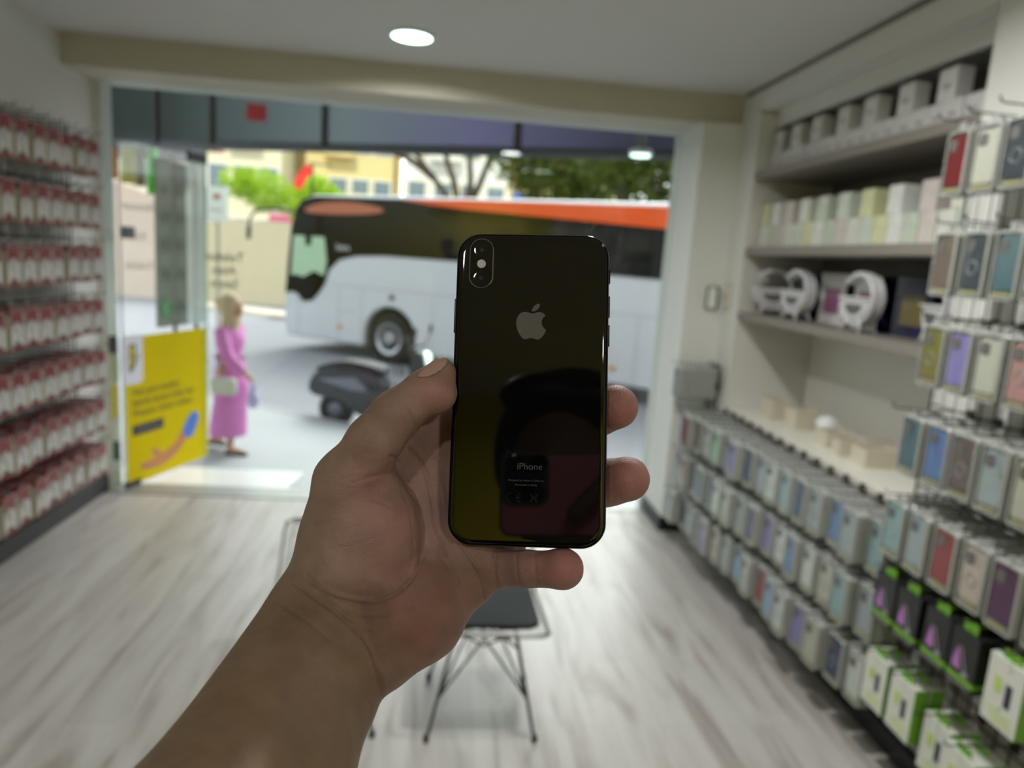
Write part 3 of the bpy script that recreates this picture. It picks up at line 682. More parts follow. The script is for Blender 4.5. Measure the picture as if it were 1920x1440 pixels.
# --- canopy over the pavement: translucent panels between dark ribs
def canopy_mat():
    m = bpy.data.materials.new('canopy_sheet'); m.use_nodes = True; n = m.node_tree.nodes; l = m.node_tree.links; n.clear()
    o = n.new('ShaderNodeOutputMaterial'); d = n.new('ShaderNodeBsdfDiffuse'); tr = n.new('ShaderNodeBsdfTranslucent'); mx = n.new('ShaderNodeMixShader'); mx.inputs[0].default_value = .5
    tc = n.new('ShaderNodeTexCoord'); sp = n.new('ShaderNodeSeparateXYZ'); l.new(tc.outputs['Object'], sp.inputs[0])
    mr = n.new('ShaderNodeMapRange'); mr.inputs[1].default_value = -3; mr.inputs[2].default_value = 1.6; l.new(sp.outputs[0], mr.inputs[0])
    cr = n.new('ShaderNodeValToRGB'); cr.color_ramp.elements[0].color = srgb(66, 76, 74); cr.color_ramp.elements[1].color = srgb(66, 66, 84); e = cr.color_ramp.elements.new(.42); e.color = srgb(122, 132, 136)
    e = cr.color_ramp.elements.new(.7); e.color = srgb(112, 110, 142)
    l.new(mr.outputs[0], cr.inputs[0]); l.new(cr.outputs[0], d.inputs[0]); l.new(cr.outputs[0], tr.inputs[0]); l.new(d.outputs[0], mx.inputs[1]); l.new(tr.outputs[0], mx.inputs[2]); l.new(mx.outputs[0], o.inputs[0]); return m
t = thing('shop_canopy', 'street canopy of translucent grey-violet panels between dark ribs over the pavement', 'canopy', (0, 0, 0))
EL, ER = Vector((-4.3, 8.722, 2.75)), Vector((3.4, 5.38, 2.75))       # lower edge of the hanging fascia
TL, TR = EL + Vector((0, 0, 1.3)), ER + Vector((0, 0, 1.3))
cm = canopy_mat()
def lerpv(a, c, q): return a + (c-a)*q
qs = [0, .145, .275, .345, .47, .715, .93, 1.0]
qe = []
for px in (-60, 165, 298, 402, 612, 972, 1290, 1500):
    # rib positions along the edge
    v = MC @ np.array([(px-960), -((270 + .0226*(px-290))-720), -F]); s_ = (EL.y*1.0); dE = ER - EL
    a = v[0]; c = v[1]; k = (EL.x*c - EL.y*a) / (a*dE.y - c*dE.x); qe.append(max(0, min(1, k)))
for i in range(len(qe)-1):
    a, c = qe[i], qe[i+1]
    if c - a < .01: continue
    MB().prism([lerpv(EL, ER, a+.0004), lerpv(EL, ER, c-.0004), lerpv(TL, TR, c-.0004), lerpv(TL, TR, a+.0004)], (0, 0, .012)).build('canopy_panel', cm, t)
m_rib = mat('rib_dark', (52, 40, 44), .5)
for a in qe:
    MB().tube([lerpv(EL, ER, a) - N_*.03, lerpv(TL, TR, a) - N_*.03], .036, 8).build('rib', m_rib, t)
MB().tube([EL, ER], .045, 8).build('edge_beam', mat('edge_beam_grey', (84, 88, 92), .5), t)
MB().tube([TL, TR], .05, 8).build('top_beam', mat('edge_beam_grey', (84, 88, 92), .5), t)
MB().prism([TL, TR, (3.4, 5.21, 4.25), (-4.3, 5.21, 4.25)], (0, 0, .03)).build('sun_block_roof', mat('sun_block_grey', (150, 152, 156), .6), t)  # unseen roof added to keep the sun out of the entrance
o = MB().box((-.14, -.002, 0), (.05, .0, .16)).build('red_tag', mat('red_cloth', (190, 50, 56), .6), t); o.location = (-1.92, 7.62, 2.98)
# made-up pendant outside, standing in for a lamp reflection in the glass
t = thing('reflection_pendant', 'round white lamp standing in for a lamp reflection in the glass near the pillar', 'lamp', (1.385, 5.40, 2.62))
MB().tube([(0, 0, .04), (0, 0, 1.50)], .03, 10).build('stem', mat('lamp_stem', (130, 132, 136), .5), t)
MB().lathe((0, 0, 0), [(.075, .01), (.09, .015), (.085, .045), (.03, .06)], 24).build('lamp_housing', m_rim, t)
MB().lathe((0, 0, 0), [(.072, .0), (.074, .009)], 24).build('lamp_diffuser', mat('reflection_glow', (240, 250, 246), .5, emit=(225, 255, 246), estr=3.0), t)

# --- coach
P0 = Vector((-1.014, 13.695, 0))
def bp(s, z, d=0.): p = P0 + D_*s + N_*d; return (p.x, p.y, z)
m_bw2 = mat('coach_white', (206, 208, 214), .3, var=.02, scale=2, coat=.3); m_bb = mat('coach_black_glass', (13, 12, 12), .12, var=.1, spec=.16); m_or = mat('coach_orange', (232, 88, 22), .35, var=.04)
m_or2 = mat('coach_dull_orange', (176, 98, 66), .4); m_mint = mat('coach_window_reflection', (176, 206, 172), .15, var=.1, scale=5); m_tyre = mat('tyre_rubber', (24, 24, 26), .8)
m_rimm = mat('wheel_metal', (168, 168, 174), .25, metal=.7); m_amber = mat('amber_lamp', (214, 140, 50), .3); m_line = mat('panel_gap', (150, 152, 158), .6)
t = thing('coach_bus', 'long white coach with black window band and orange roof stripe', 'bus', (0, 0, 0))
prof = [(-2.80, -.08), (-2.86, .3), (-2.83, .84), (-2.76, 1.5), (-2.68, 2.15), (-2.55, 2.52), (-2.38, 2.71), (-2.1, 2.79), (-1.2, 2.81), (9.2, 2.79), (9.3, 2.6), (9.3, -.08)]
arch = lambda c: [(c + .63*math.cos(a), .14 + .60*math.sin(a)) for a in np.linspace(0, PI, 12)]
low = [(9.3, -.08)] + [(7.23, -.08)] + arch(6.6) + [(5.97, -.08), (.60, -.08)] + arch(-.05) + [(-.68, -.08)]
pts = prof[:-1] + low
b = MB(); b.prism([bp(s, z) for s, z in pts], N_*2.5); b.build('body', m_bw2, t, bevel=.05)
def ov(name, P, m, d=.02, parent=None): return MB().prism([bp(s, z, -d) for s, z in P], N_*(d-.001)).build(name, m, parent or t)
band = [(-2.80, .80), (-2.74, 1.5), (-2.66, 2.15), (-2.53, 2.52), (-2.36, 2.70), (-2.0, 2.77), (0, 2.75), (9.1, 2.70), (9.1, 1.60), (5.27, 1.65), (2, 1.70), (-.2, 1.70), (-.9, 1.66), (-1.35, 1.56), (-1.60, 1.35), (-1.72, 1.05), (-1.88, .86), (-2.05, .70), (-2.3, .66), (-2.45, .80), (-2.6, .84)]
wb = ov('window_band', band, m_bb, .02)
ov('orange_stripe', [(.15, 2.735), (1.5, 2.76), (9.1, 2.70), (9.1, 2.20), (5.27, 2.41), (3.2, 2.52), (1.6, 2.60), (.9, 2.66)], m_or, .03)
ov('orange_swoosh', catmull([(-2.28, 2.50), (-1.9, 2.63), (-1.2, 2.67), (-.55, 2.62), (-.25, 2.53), (-.6, 2.46), (-1.4, 2.43), (-2.1, 2.44)], 3), m_or2, .03)
ov('side_window', [(-2.64, 1.18), (-2.58, 1.98), (-1.74, 1.98), (-1.66, 1.5), (-1.72, 1.22), (-2.0, 1.30), (-2.3, 1.16), (-2.5, 1.20)], m_mint, .03)  # mint colour stands for what the side glass reflects
ov('window_frame_post', [(-2.25, 1.80), (-2.25, 1.99), (-2.08, 1.99), (-2.08, 1.80)], m_bb, .035)
b = MB()
for s in (-2.45, -1.35, -.75, .95, 2.9, 4.9): b.box((s, 0, -.05), (s+.012, .002, 1.05))
for z, s0, s1 in ((1.06, -2.6, 9.1), (.55, -1.35, -.9)): b.box((s0, 0, z), (s1, .002, z+.012))
g = b.build('panel_gaps', m_line, t); g.matrix_local = frame(bp(0, 0, -.003), D_, (0, 0, 0)) if False else Matrix(((D_.x, N_.x, 0, bp(0, 0, -.003)[0]), (D_.y, N_.y, 0, bp(0, 0, -.003)[1]), (0, 0, 1, 0), (0, 0, 0, 1)))
def wheel(s):
    c = P0 + D_*s + N_*.03; M4 = Matrix(((D_.x, N_.x, 0, c.x), (D_.y, N_.y, 0, c.y), (0, 0, 1, .14), (0, 0, 0, 1)))
    o = MB().lathe((0, 0, 0), [(.30, -.01), (.36, -.03), (.47, -.02), (.495, .03), (.495, .25), (.3, .3)], 40, 'y').build('wheel', m_tyre, t, smooth=False); o.matrix_local = M4
    r = MB().lathe((0, 0, 0), [(.06, -.06), (.10, -.06), (.12, -.02), (.2, .02), (.24, -.01), (.29, -.025), (.31, -.03), (.31, .1)], 32, 'y')
    for k in range(10): a = 2*PI*k/10; r.lathe((.17*math.cos(a), -.005, .17*math.sin(a)), [(.016, -.02), (.016, .02)], 6, 'y')
    q = r.build('wheel_rim', m_rimm, o)
    MB().lathe((0, .14, 0), [(.63, 0), (.63, .02)], 30, 'y').build('arch_liner', m_tyre, o)  # dark disc closing the arch behind the wheel
wheel(-.05); wheel(6.6)
for s, z in ((-1.29, .25), (4.54, .19), (2.2, .22)): ov('side_marker_lamp', [(s + .07*math.cos(a), z + .035*math.sin(a)) for a in np.linspace(0, 2*PI, 12)[:-1]], m_amber, .02)
ov('fuel_cap', [(.0 + .07*math.cos(a), .93 + .05*math.sin(a)) for a in np.linspace(0, 2*PI, 12)[:-1]], m_tyre, .015)
b = MB(); b.tube(catmull([bp(-2.35, 2.42, -.15), bp(-2.75, 2.47, -.30), bp(-3.15, 2.44, -.40), bp(-3.38, 2.30, -.42), bp(-3.45, 2.02, -.42)], 5, False), .024, 8)
b.tube([bp(-3.44, 2.10, -.42), bp(-3.45, 1.84, -.42)], [.05, .04], 8); b.build('mirror_arm', m_bb, t, smooth=True)
me = text_mesh('Setra', .17, bold=.004); me.materials.append(m_pwhite); o = bpy.data.objects.new('maker_lettering', me); COL.objects.link(o); o.parent = t
o.matrix_local = frame(bp(-1.25, 1.80, -.024), D_, (0, 0, 1))
for k, (s, z) in enumerate([(-.3, 2.0), (.6, 2.05), (3.9, 2.0)]): pass

# --- scooters parked by the kerb
m_sc = mat('scooter_grey', (52, 56, 66), .3, var=.15, coat=.3); m_sc2 = mat('scooter_black', (20, 21, 23), .5); m_sc3 = mat('scooter_silver', (128, 134, 150), .3, metal=.3); m_hl = mat('headlamp_glass', (236, 250, 244), .1, emit=(230, 255, 245), estr=1.6)
def scooter(loc, rz, label):
    """local x forward"""
    t = thing('scooter', label, 'scooter', loc, rz, 'dark scooters parked at the curb')
    for x, n in ((-.55, 'wheel'), (.62, 'wheel')):
        w_ = MB().lathe((x, -.05, .22), [(.12, 0), (.19, -.01), (.22, .02), (.22, .08), (.19, .11), (.12, .10)], 24, 'y').build(n, m_sc2, t)
        MB().lathe((x, -.06, .22), [(.03, 0), (.12, .015), (.12, .105), (.03, .12)], 16, 'y').build('wheel_hub', m_sc3, w_)
    P = catmull([(-.85, .52), (-.72, .70), (-.35, .76), (.02, .68), (.12, .42), (.30, .30), (.38, .55), (.44, .98), (.56, 1.0), (.60, .72), (.56, .42), (.42, .22), (-.15, .20), (-.45, .36), (-.78, .40)], 4)
    MB().prism([(x, -.16, z) for x, z in P], (0, .32, 0)).build('body_panels', m_sc, t, bevel=.07, seg=4)
    MB().prism([(x, -.14, z) for x, z in catmull([(-.74, .74), (-.4, .84), (.0, .80), (.05, .72), (-.35, .70), (-.7, .68)], 4)], (0, .28, 0)).build('saddle', m_sc2, t, bevel=.04, seg=3)
    MB().prism([(x, -.165, z) for x, z in [(-.75, .60), (-.25, .66), (-.05, .50), (-.3, .50)]], (0, .33, 0)).build('side_trim', m_sc3, t, bevel=.01)
    MB().lathe((.56, 0, .93), [(.02, .04), (.09, .03), (.10, -.02), (.06, -.08)], 20, 'x').build('headlamp', m_hl, t, smooth=True)
    MB().tube([(.42, -.34, 1.06), (.46, -.12, 1.08), (.46, .12, 1.08), (.42, .34, 1.06)], .017, 8).build('handlebar', m_sc2, t, smooth=True)
    for sy in (-1, 1):
        m_ = MB().tube([(.46, sy*.22, 1.08), (.50, sy*.28, 1.24)], .006, 6); m_.lathe((.50, sy*.28, 1.27), [(.02, -.01), (.055, -.005), (.055, .008), (.02, .015)], 16, 'x'); m_.build('mirror', m_sc2, t)
    MB().lathe((-.86, 0, .55), [(.02, 0), (.05, .01), (.03, .05)], 12, 'x').build('tail_lamp', mat('tail_red', (150, 30, 34), .3), t)
    MB().prism([(.40, -.13, .80), (.40, .13, .80), (.30, .16, 1.18), (.30, -.16, 1.18)], (.012, 0, 0)).build('windscreen', glass('scooter_screen', (150, 160, 165)), t)
    return t
s1 = scooter((-.72, 8.42, -.35), -.30, 'dark grey scooter with lit headlamp, left of the held phone, by the curb')
s2 = dup(s1, (1.00, 7.66, -.35), -.50, 'dark scooter almost wholly hidden behind the held phone')
# --- woman walking
# --- far side of the street
m_hoard = mat('hoarding_beige', (186, 176, 148), .8, var=.03, scale=1.5); m_hoard2 = mat('hoarding_pinkish', (190, 174, 162), .8, var=.03, scale=1.5)
def flat_wall(name, pts, d, m, label, cat, dirv=(0, .2, 0)):
    o = MB().prism(pts, dirv).build(name, m); return tag(o, label, cat)
flat_wall('boundary_wall', [(-8.9, 25.6, -.35), (3, 25.6, -.35), (3, 25.6, 2.50), (-8.9, 25.6, 2.50)], 0, m_hoard, 'long beige boundary wall across the road behind the walking woman', 'wall')
flat_wall('boundary_wall', [(-16, 25.5, -.35), (-8.95, 25.5, -.35), (-8.95, 25.5, 2.85), (-10.0, 25.5, 3.10), (-11.35, 25.5, 3.52), (-12.2, 25.5, 3.2), (-16, 25.5, 3.1)], 0, m_hoard2, 'taller pinkish boundary wall with peaked top seen through the glass door', 'wall')
# pale traffic island strip
o = MB().prism([street(K0, -14, 8.5, -.345), street(K0, 6, 8.5, -.345), street(K0, 6, 9.6, -.345), street(K0, -14, 9.6, -.345)], (0, 0, .12)).build('traffic_island', mat('island_cream', (196, 184, 170), .7)); tag(o, 'pale raised traffic island strip beyond the coach front', 'traffic island')
# white sign on a post
t = thing('street_sign', 'white rounded street sign board on a post beside the glass door edge', 'sign', (-3.76, 12.2, -.35))
MB().tube([(0, .05, 0), (0, .05, 2.9)], .022, 8).build('post', mat('post_grey', (150, 150, 140), .5), t)
MB().prism([(p[0], 0, p[1] + 2.70) for p in rrect(.34, .56, .05)], (0, .03, 0)).build('sign_board', mat('sign_white', (236, 240, 232), .5), t)
MB().box((-.05, -.006, 2.78), (.05, 0, 2.86)).box((-.11, -.006, 2.60), (.07, 0, 2.615)).build('sign_marks', mat('sign_brown', (160, 96, 60), .5), t)
# distant vehicles
t = thing('pink_minibus', 'distant pink minibus showing over the beige wall left of the coach', 'bus', (-7.3, 33.5, -.35))
MB().prism([(x, 0, z) for x, z in [(-.95, .3), (-.95, 2.6), (-.75, 3.45), (.75, 3.50), (.95, 2.7), (.95, .3)]], (0, 3.5, 0)).build('body', mat('minibus_pink', (208, 110, 140), .35), t, bevel=.08)
MB().box((-.75, -.02, 2.55), (.75, 0, 3.05)).build('windscreen', mat('minibus_glass', (236, 220, 222), .1), t)
for sx in (-.6, .6): MB().lathe((sx, -.1, .35), [(.1, 0), (.35, 0), (.35, .2), (.1, .2)], 16, 'x').build('wheel', m_tyre, t)
# flag
t = thing('flag', 'red flag hanging from a thin pole above the coach front', 'flag', (-3.35, 18.2, -.35))
MB().tube([(0, 0, 0), (-.02, 0, 4.12)], .025, 6).tube([(.45, 0, 4.08), (-.1, 0, 4.1)], .02, 6).build('pole', m_darkm, t)
b = MB(); W2 = [(-.10, 4.08), (-.26, 3.95), (-.40, 3.76), (-.46, 3.58), (-.36, 3.46), (-.22, 3.55), (-.16, 3.72), (-.02, 3.86)]
b.prism([(x, .03*math.sin(9*x), z) for x, z in catmull([W2[i] for i in range(8)], 3)], (0, .01, 0)); b.build('cloth', mat('flag_red', (226, 44, 30), .6), t)
# buildings
m_bc = mat('facade_cream', (236, 226, 190), .8, var=.04, scale=.3); m_bwh = mat('facade_white', (240, 236, 222), .8, var=.03, scale=.3); m_by = mat('facade_yellow', (236, 214, 150), .8, var=.03, scale=.3); m_win = mat('far_window', (120, 134, 140), .2, var=.2, scale=2)
def building(x0, x1, y, z1, m, label, nx, nz, extra=None):
    t = thing('apartment_building', label, 'building', ((x0+x1)/2, y, -.35)); w_ = (x1-x0)/2
    MB().box((-w_, 0, 0), (w_, 8, z1)).build('wall', m, t)
    for i in range(nx):
        for k in range(nz):
            cx = -w_ + (i+.5)*2*w_/nx; cz = 2.0 + k*3.0
            if cz + 1 > z1: continue
            f = MB().box((cx-.62, -.06, cz-.1), (cx+.62, 0, cz+1.5)).build('window', m_bwh if m is not m_bwh else m_bc, t)
            MB().box((cx-.5, -.08, cz), (cx+.5, -.061, cz+1.4)).build('pane', m_win, f)
            if (i + k) % 3 == 0: MB().box((cx-.9, -.9, cz-.35), (cx+.9, 0, cz-.2)).box((cx-.9, -.9, cz-.2), (cx+.9, -.86, cz+.5)).build('balcony', m, t)
    MB().box((-w_-.3, -.3, z1), (w_+.3, 8.3, z1+.3)).build('cornice', m_bwh, t)
    return t
building(-27, -15, 46, 16, m_bwh, 'white apartment block at the far left behind the pinkish wall', 5, 5)
building(-14.2, -9.9, 44, 15, m_bc, 'cream apartment block behind the bushes and white sign', 3, 5)
building(-9.1, -3.7, 47, 17, m_by, 'pale yellow apartment block right of the flag', 4, 5)
building(-2.9, 3.5, 45, 16, m_bwh, 'white apartment block behind the bare forked tree', 4, 5)
building(4.3, 12, 48, 16, m_by, 'yellow apartment block behind the shady trees at right', 5, 5)
o = MB().box((3.4, 40, 4.2), (4.3, 40.2, 5.4)).build('billboard', mat('billboard_blue', (70, 120, 220), .5)); tag(o, 'small bright blue board high between the tree trunks', 'sign')
o2 = MB().tube([(3.85, 40.1, -.35), (3.85, 40.1, 4.2)], .06, 6).build('post', m_darkm, o)
# trees
def leaf_cloud(blobs, n, size, m, name, parent, seed):
    r = np.random.default_rng(seed); V = []; Fc = []
    wts = np.array([bl[3]**3 for bl in blobs]); wts /= wts.sum(); ids = r.choice(len(blobs), n, p=wts)
    for i in ids:
        cx, cy, cz, R, fz = blobs[i]; d = r.normal(size=3); d /= np.linalg.norm(d); q = R*r.random()**.38
        c = np.array([cx, cy, cz]) + d*q*np.array([1, 1, fz]); a = r.normal(size=3); a /= np.linalg.norm(a); b_ = np.cross(a, r.normal(size=3)); b_ /= np.linalg.norm(b_); s = size*(.6 + .8*r.random())
        o_ = len(V); V += [tuple(c + a*s), tuple(c + b_*s*.55), tuple(c - a*s), tuple(c - b_*s*.55)]; Fc.append((o_, o_+1, o_+2, o_+3))
    me = bpy.data.meshes.new(name); me.from_pydata(V, [], Fc); me.materials.append(m); o_ = bpy.data.objects.new(name, me); COL.objects.link(o_); o_.parent = parent; return o_
def leaf_mat(name, col, tr=.45):
    m = bpy.data.materials.new(name); m.use_nodes = True; n = m.node_tree.nodes; l = m.node_tree.links; n.clear()
    o = n.new('ShaderNodeOutputMaterial'); d = n.new('ShaderNodeBsdfDiffuse'); t_ = n.new('ShaderNodeBsdfTranslucent'); mx = n.new('ShaderNodeMixShader'); mx.inputs[0].default_value = tr
    tc = n.new('ShaderNodeTexCoord'); no = n.new('ShaderNodeTexNoise'); no.inputs['Scale'].default_value = 1.5; l.new(tc.outputs['Object'], no.inputs[0])
    mi = n.new('ShaderNodeMix'); mi.data_type = 'RGBA'; c = srgb(*col); mi.inputs[6].default_value = tuple(x*.6 for x in c[:3]) + (1,); mi.inputs[7].default_value = tuple(min(1, x*1.4) for x in c[:3]) + (1,)
    l.new(no.outputs[0], mi.inputs[0]); l.new(mi.outputs[2], d.inputs[0]); l.new(mi.outputs[2], t_.inputs[0]); l.new(d.outputs[0], mx.inputs[1]); l.new(t_.outputs[0], mx.inputs[2]); l.new(mx.outputs[0], o.inputs[0]); return m
m_l1 = leaf_mat('leaf_lime', (166, 196, 60)); m_l2 = leaf_mat('leaf_dark', (84, 98, 38), .35); m_bark = mat('bark', (66, 54, 44), .9, var=.2)
for (x, y, blobs, lab) in [(-6.6, 30.5, [(-1.0, 0, 3.9, 1.1, .8), (.4, 0, 3.5, .9, .8), (1.2, .2, 3.2, .9, .8), (-1.9, 0, 4.1, .9, .7)], 'lime green bushy tree rising over the beige wall behind the sign'),
                           (-4.7, 27.4, [(-.2, 0, 3.6, .85, .9), (.55, 0, 3.2, .8, .8), (-.4, 0, 2.8, .7, .8)], 'lime green small tree beneath the red flag')]:
    t = thing('leafy_tree', lab, 'tree', (x, y, -.35)); MB().tube([(0, 0, 0), (.1, 0, 1.5), (0, .1, 3.0)], [.12, .09, .05], 8).build('trunk', m_bark, t)
    leaf_cloud([(a, b_, c+.35, d, e) for a, b_, c, d, e in blobs], 2600, .10, m_l1, 'foliage', t, int(x*10) & 255)
t = thing('forked_tree', 'bare dark trunk forking into several limbs above the coach roof', 'tree', (.35, 22, -.35))
b = MB(); b.tube([(0, 0, 0), (.0, 0, 2.2), (-.1, 0, 3.3)], [.26, .22, .18], 10)
for P_ in ([(-.1, 0, 3.2), (-.5, .1, 3.9), (-1.2, .2, 4.75), (-1.9, .3, 5.6)], [(-.1, 0, 3.2), (-.25, 0, 4.2), (-.55, .1, 5.0), (-.7, .1, 6.2)], [(-.05, 0, 3.1), (.2, 0, 4.2), (.15, .1, 5.1), (.3, .1, 6.3)], [(0, 0, 3.1), (.45, .1, 4.2), (.75, .1, 5.1), (1.1, .2, 6.2)], [(-.9, .15, 4.4), (-1.7, .2, 4.9), (-2.5, .3, 5.1)]):
    b.tube(catmull(P_, 4, False), [.12*(1 - .5*q) for q in np.linspace(0, 1, 4*(len(P_)-1)+1)], 8)
b.build('trunk', m_bark, t, smooth=True)
leaf_cloud([(-.8, 0, 6.3, 1.3, .6), (.8, .2, 6.1, 1.3, .6), (2.2, 0, 5.9, 1.0, .6)], 1800, .10, m_l2, 'foliage', t, 5)
for i, (x, y, lab) in enumerate([(3.1, 21.5, 'shady tree with leaning trunk right of the forked tree'), (5.2, 19.5, 'dense shady tree behind the rear of the coach'), (7.2, 17.5, 'dense shady tree at the right edge of the shop window')]):
    t = thing('shade_tree', lab, 'tree', (x, y, -.35))
    b = MB(); b.tube(catmull([(0, 0, 0), (.1, 0, 2), (-.3, 0, 3.4), (-1.0, 0, 4.7)], 4, False), [.16]*13, 8); b.tube(catmull([(0, 0, 2.4), (.4, 0, 3.6), (.5, 0, 5.2)], 4, False), [.11]*9, 8); b.tube(catmull([(0, 0, 2.6), (1.0, 0, 3.8), (1.4, 0, 5.0)], 4, False), [.09]*9, 8); b.build('trunk', m_bark, t, smooth=True)
    leaf_cloud([(-.9, 0, 5.2, 1.3, .8), (.6, .1, 4.9, 1.4, .8), (1.4, .2, 4.2, 1.0, .9), (-.2, 0, 4.1, 1.1, .9)], 4200, .10, m_l2, 'foliage', t, 20+i)
# neighbour's goods hanging at the left, dark awning over them
t = thing('neighbour_awning', 'dark awning of the neighbouring shop at the far left outside', 'awning', (0, 0, 0))
MB().box((-6.6, 9.0, 2.84), (-3.52, 11, 3.10)).build('awning_roof', mat('awning_dark', (44, 54, 54), .7), t)
MB().box((-6.6, 8.98, 2.90), (-3.52, 9.0, 3.95)).build('fascia', mat('awning_fascia', (58, 66, 66), .7, var=.1), t)
for x in (-4.5, -3.56): MB().tube([(x, 9.8, -.35), (x, 9.8, 2.88)], .03, 8).build('post', m_darkm, t)
def towel(x0, x1, z0, z1, y, col, label):
    b = MB(); n = 10; P = []
    for i in range(n+1): x = x0 + (x1-x0)*i/n; P.append((x, y + .03*math.sin(i*1.9), z1))
    V = P + [(p[0], p[1], z0) for p in P] + [(p[0], p[1]+.008, z1) for p in P] + [(p[0], p[1]+.008, z0) for p in P]; m_ = n+1
    fs = [(i, i+1, m_+i+1, m_+i) for i in range(n)] + [(2*m_+i, 3*m_+i, 3*m_+i+1, 2*m_+i+1) for i in range(n)] + [(0, m_, 3*m_, 2*m_), (n, 2*m_+n, 3*m_+n, m_+n)]
    b.add(V, fs); o = b.build('beach_towel', mat('towel_%s' % label.split()[0], col, .8, var=.2, scale=6), smooth=True); return tag(o, label, 'towel', 'towels hanging outside the neighbouring shop')
towel(-4.16, -3.99, 2.42, 2.83, 9.23, (240, 150, 20), 'orange towel hanging at far left under the neighbouring awning')
towel(-3.97, -3.80, 2.38, 2.83, 9.23, (206, 204, 110), 'yellowish towel hanging beside the orange one')
towel(-3.79, -3.68, 2.36, 2.83, 9.23, (150, 150, 116), 'olive striped towel between the yellowish and the green ones')
towel(-3.66, -3.54, 2.27, 2.83, 9.23, (90, 220, 90), 'vivid green towel, rightmost under the neighbouring awning')
o = MB().box((-5.3, 14, 3.42), (-4.35, 14.6, 3.75)).build('shop_sign', mat('sign_red', (190, 110, 112), .6)); tag(o, 'dull red shop sign far off above the glass door', 'sign')
MB().tube([(-4.8, 14.3, -.35), (-4.8, 14.3, 3.42)], .04, 8).build('post', m_darkm, o)
# ================================================================== bodies: distance fields meshed with surface nets
def smin(a, b, k):
    h = np.clip(.5 + .5*(b-a)/k, 0, 1); return b*(1-h) + a*h - k*h*(1-h)
def prim_dist(p, X):
    """X: (...,3) points"""
    if p[0] == 'c':
        a, b = np.array(p[1], np.float32), np.array(p[2], np.float32); ba = b-a; L2 = float(ba@ba) + 1e-12
        t = np.clip(((X-a)@ba)/L2, 0, 1); d = X - a - t[..., None]*ba
        return np.sqrt((d*d).sum(-1)) - (p[3] + (p[4]-p[3])*t)
    c, r = np.array(p[1], np.float32), np.array(p[2], np.float32); q = (X-c)
    if len(p) > 4 and p[4] is not None: q = q @ np.array(p[4], np.float32)      # columns = local axes
    k0 = np.sqrt(((q/r)**2).sum(-1)); k1 = np.sqrt(((q/(r*r))**2).sum(-1)) + 1e-9
    return k0*(k0-1)/k1
def field(prims, lo, hi, h, base=None):
    ax = [np.arange(lo[i], hi[i] + h, h, dtype=np.float32) for i in range(3)]; n = [len(a) for a in ax]
    Fv = np.full(n, .05, np.float32) if base is None else base(ax)
    for p in prims:
        k = p[5] if p[0] == 'c' else p[3]
        if p[0] == 'c': P = np.array([p[1], p[2]]); R = max(p[3], p[4])
        else: P = np.array([p[1]]); R = max(p[2])
        m = R + 3*k + 2*h + .012; a0 = P.min(0) - m; a1 = P.max(0) + m; sl = []
        for i in range(3): sl.append(slice(max(0, int((a0[i]-lo[i])/h)), min(n[i], int((a1[i]-lo[i])/h)+2)))
        if any(s.stop <= s.start for s in sl): continue
        G = np.stack(np.meshgrid(*[ax[i][sl[i]] for i in range(3)], indexing='ij'), -1)
        s = tuple(sl); Fv[s] = smin(Fv[s], prim_dist(p, G), k)
    return ax, Fv
def nets(ax, Fv, h):
    Fv = np.pad(Fv, 1, constant_values=.02); lo = np.array([a[0]-h for a in ax]); n = np.array(Fv.shape); ins = Fv < 0
    c = n - 1; cnt = np.zeros(c, np.int8)
    for dx in (0, 1):
        for dy in (0, 1):
            for dz in (0, 1): cnt += ins[dx:dx+c[0], dy:dy+c[1], dz:dz+c[2]]
    cells = np.argwhere((cnt > 0) & (cnt < 8)); idx = np.full(c, -1, np.int32); idx[tuple(cells.T)] = np.arange(len(cells))
    acc = np.zeros((len(cells), 3)); num = np.zeros(len(cells)); C8 = [(i, j, k) for i in (0, 1) for j in (0, 1) for k in (0, 1)]
    val = {q: Fv[tuple((cells + q).T)] for q in C8}
    for q in C8:
        for a in range(3):
            if q[a]: continue
            e = list(q); e[a] = 1; e = tuple(e); v0, v1 = val[q], val[e]; m = (v0 < 0) != (v1 < 0); t = np.where(m, v0/np.where(m, v0-v1, 1), 0)
            pt = np.array(q, float)[None] + t[:, None]*(np.array(e)-np.array(q)); acc += pt*m[:, None]; num += m
    V = lo + (cells + acc/num[:, None])*h; quads = []
    for a in range(3):
        b, d = (a+1) % 3, (a+2) % 3; s0 = [slice(None)]*3; s1 = [slice(None)]*3; s0[a] = slice(0, -1); s1[a] = slice(1, None)
        A = ins[tuple(s0)]; B = ins[tuple(s1)]; E = np.argwhere(A != B); E = E[(E[:, b] > 0) & (E[:, d] > 0)]
        E = E[(E[:, b] < c[b]) & (E[:, d] < c[d])]
        flip = A[tuple(E.T)]; q = []
        for ob, od in ((-1, -1), (0, -1), (0, 0), (-1, 0)): w_ = E.copy(); w_[:, b] += ob; w_[:, d] += od; q.append(idx[tuple(w_.T)])
        Q = np.stack(q, 1); Q[~flip] = Q[~flip][:, ::-1]; quads.append(Q)
    Q = np.concatenate(quads); return V, Q[(Q >= 0).all(1)]
def relax(V, Q, it=2, lam=.5):
    for _ in range(it):
        S_ = np.zeros_like(V); N = np.zeros(len(V))
        for i in range(4):
            a, b = Q[:, i], Q[:, (i+1) % 4]
            np.add.at(S_, a, V[b]); np.add.at(N, a, 1); np.add.at(S_, b, V[a]); np.add.at(N, b, 1)
        V = V + lam*(S_/np.maximum(N, 1)[:, None] - V)
    return V
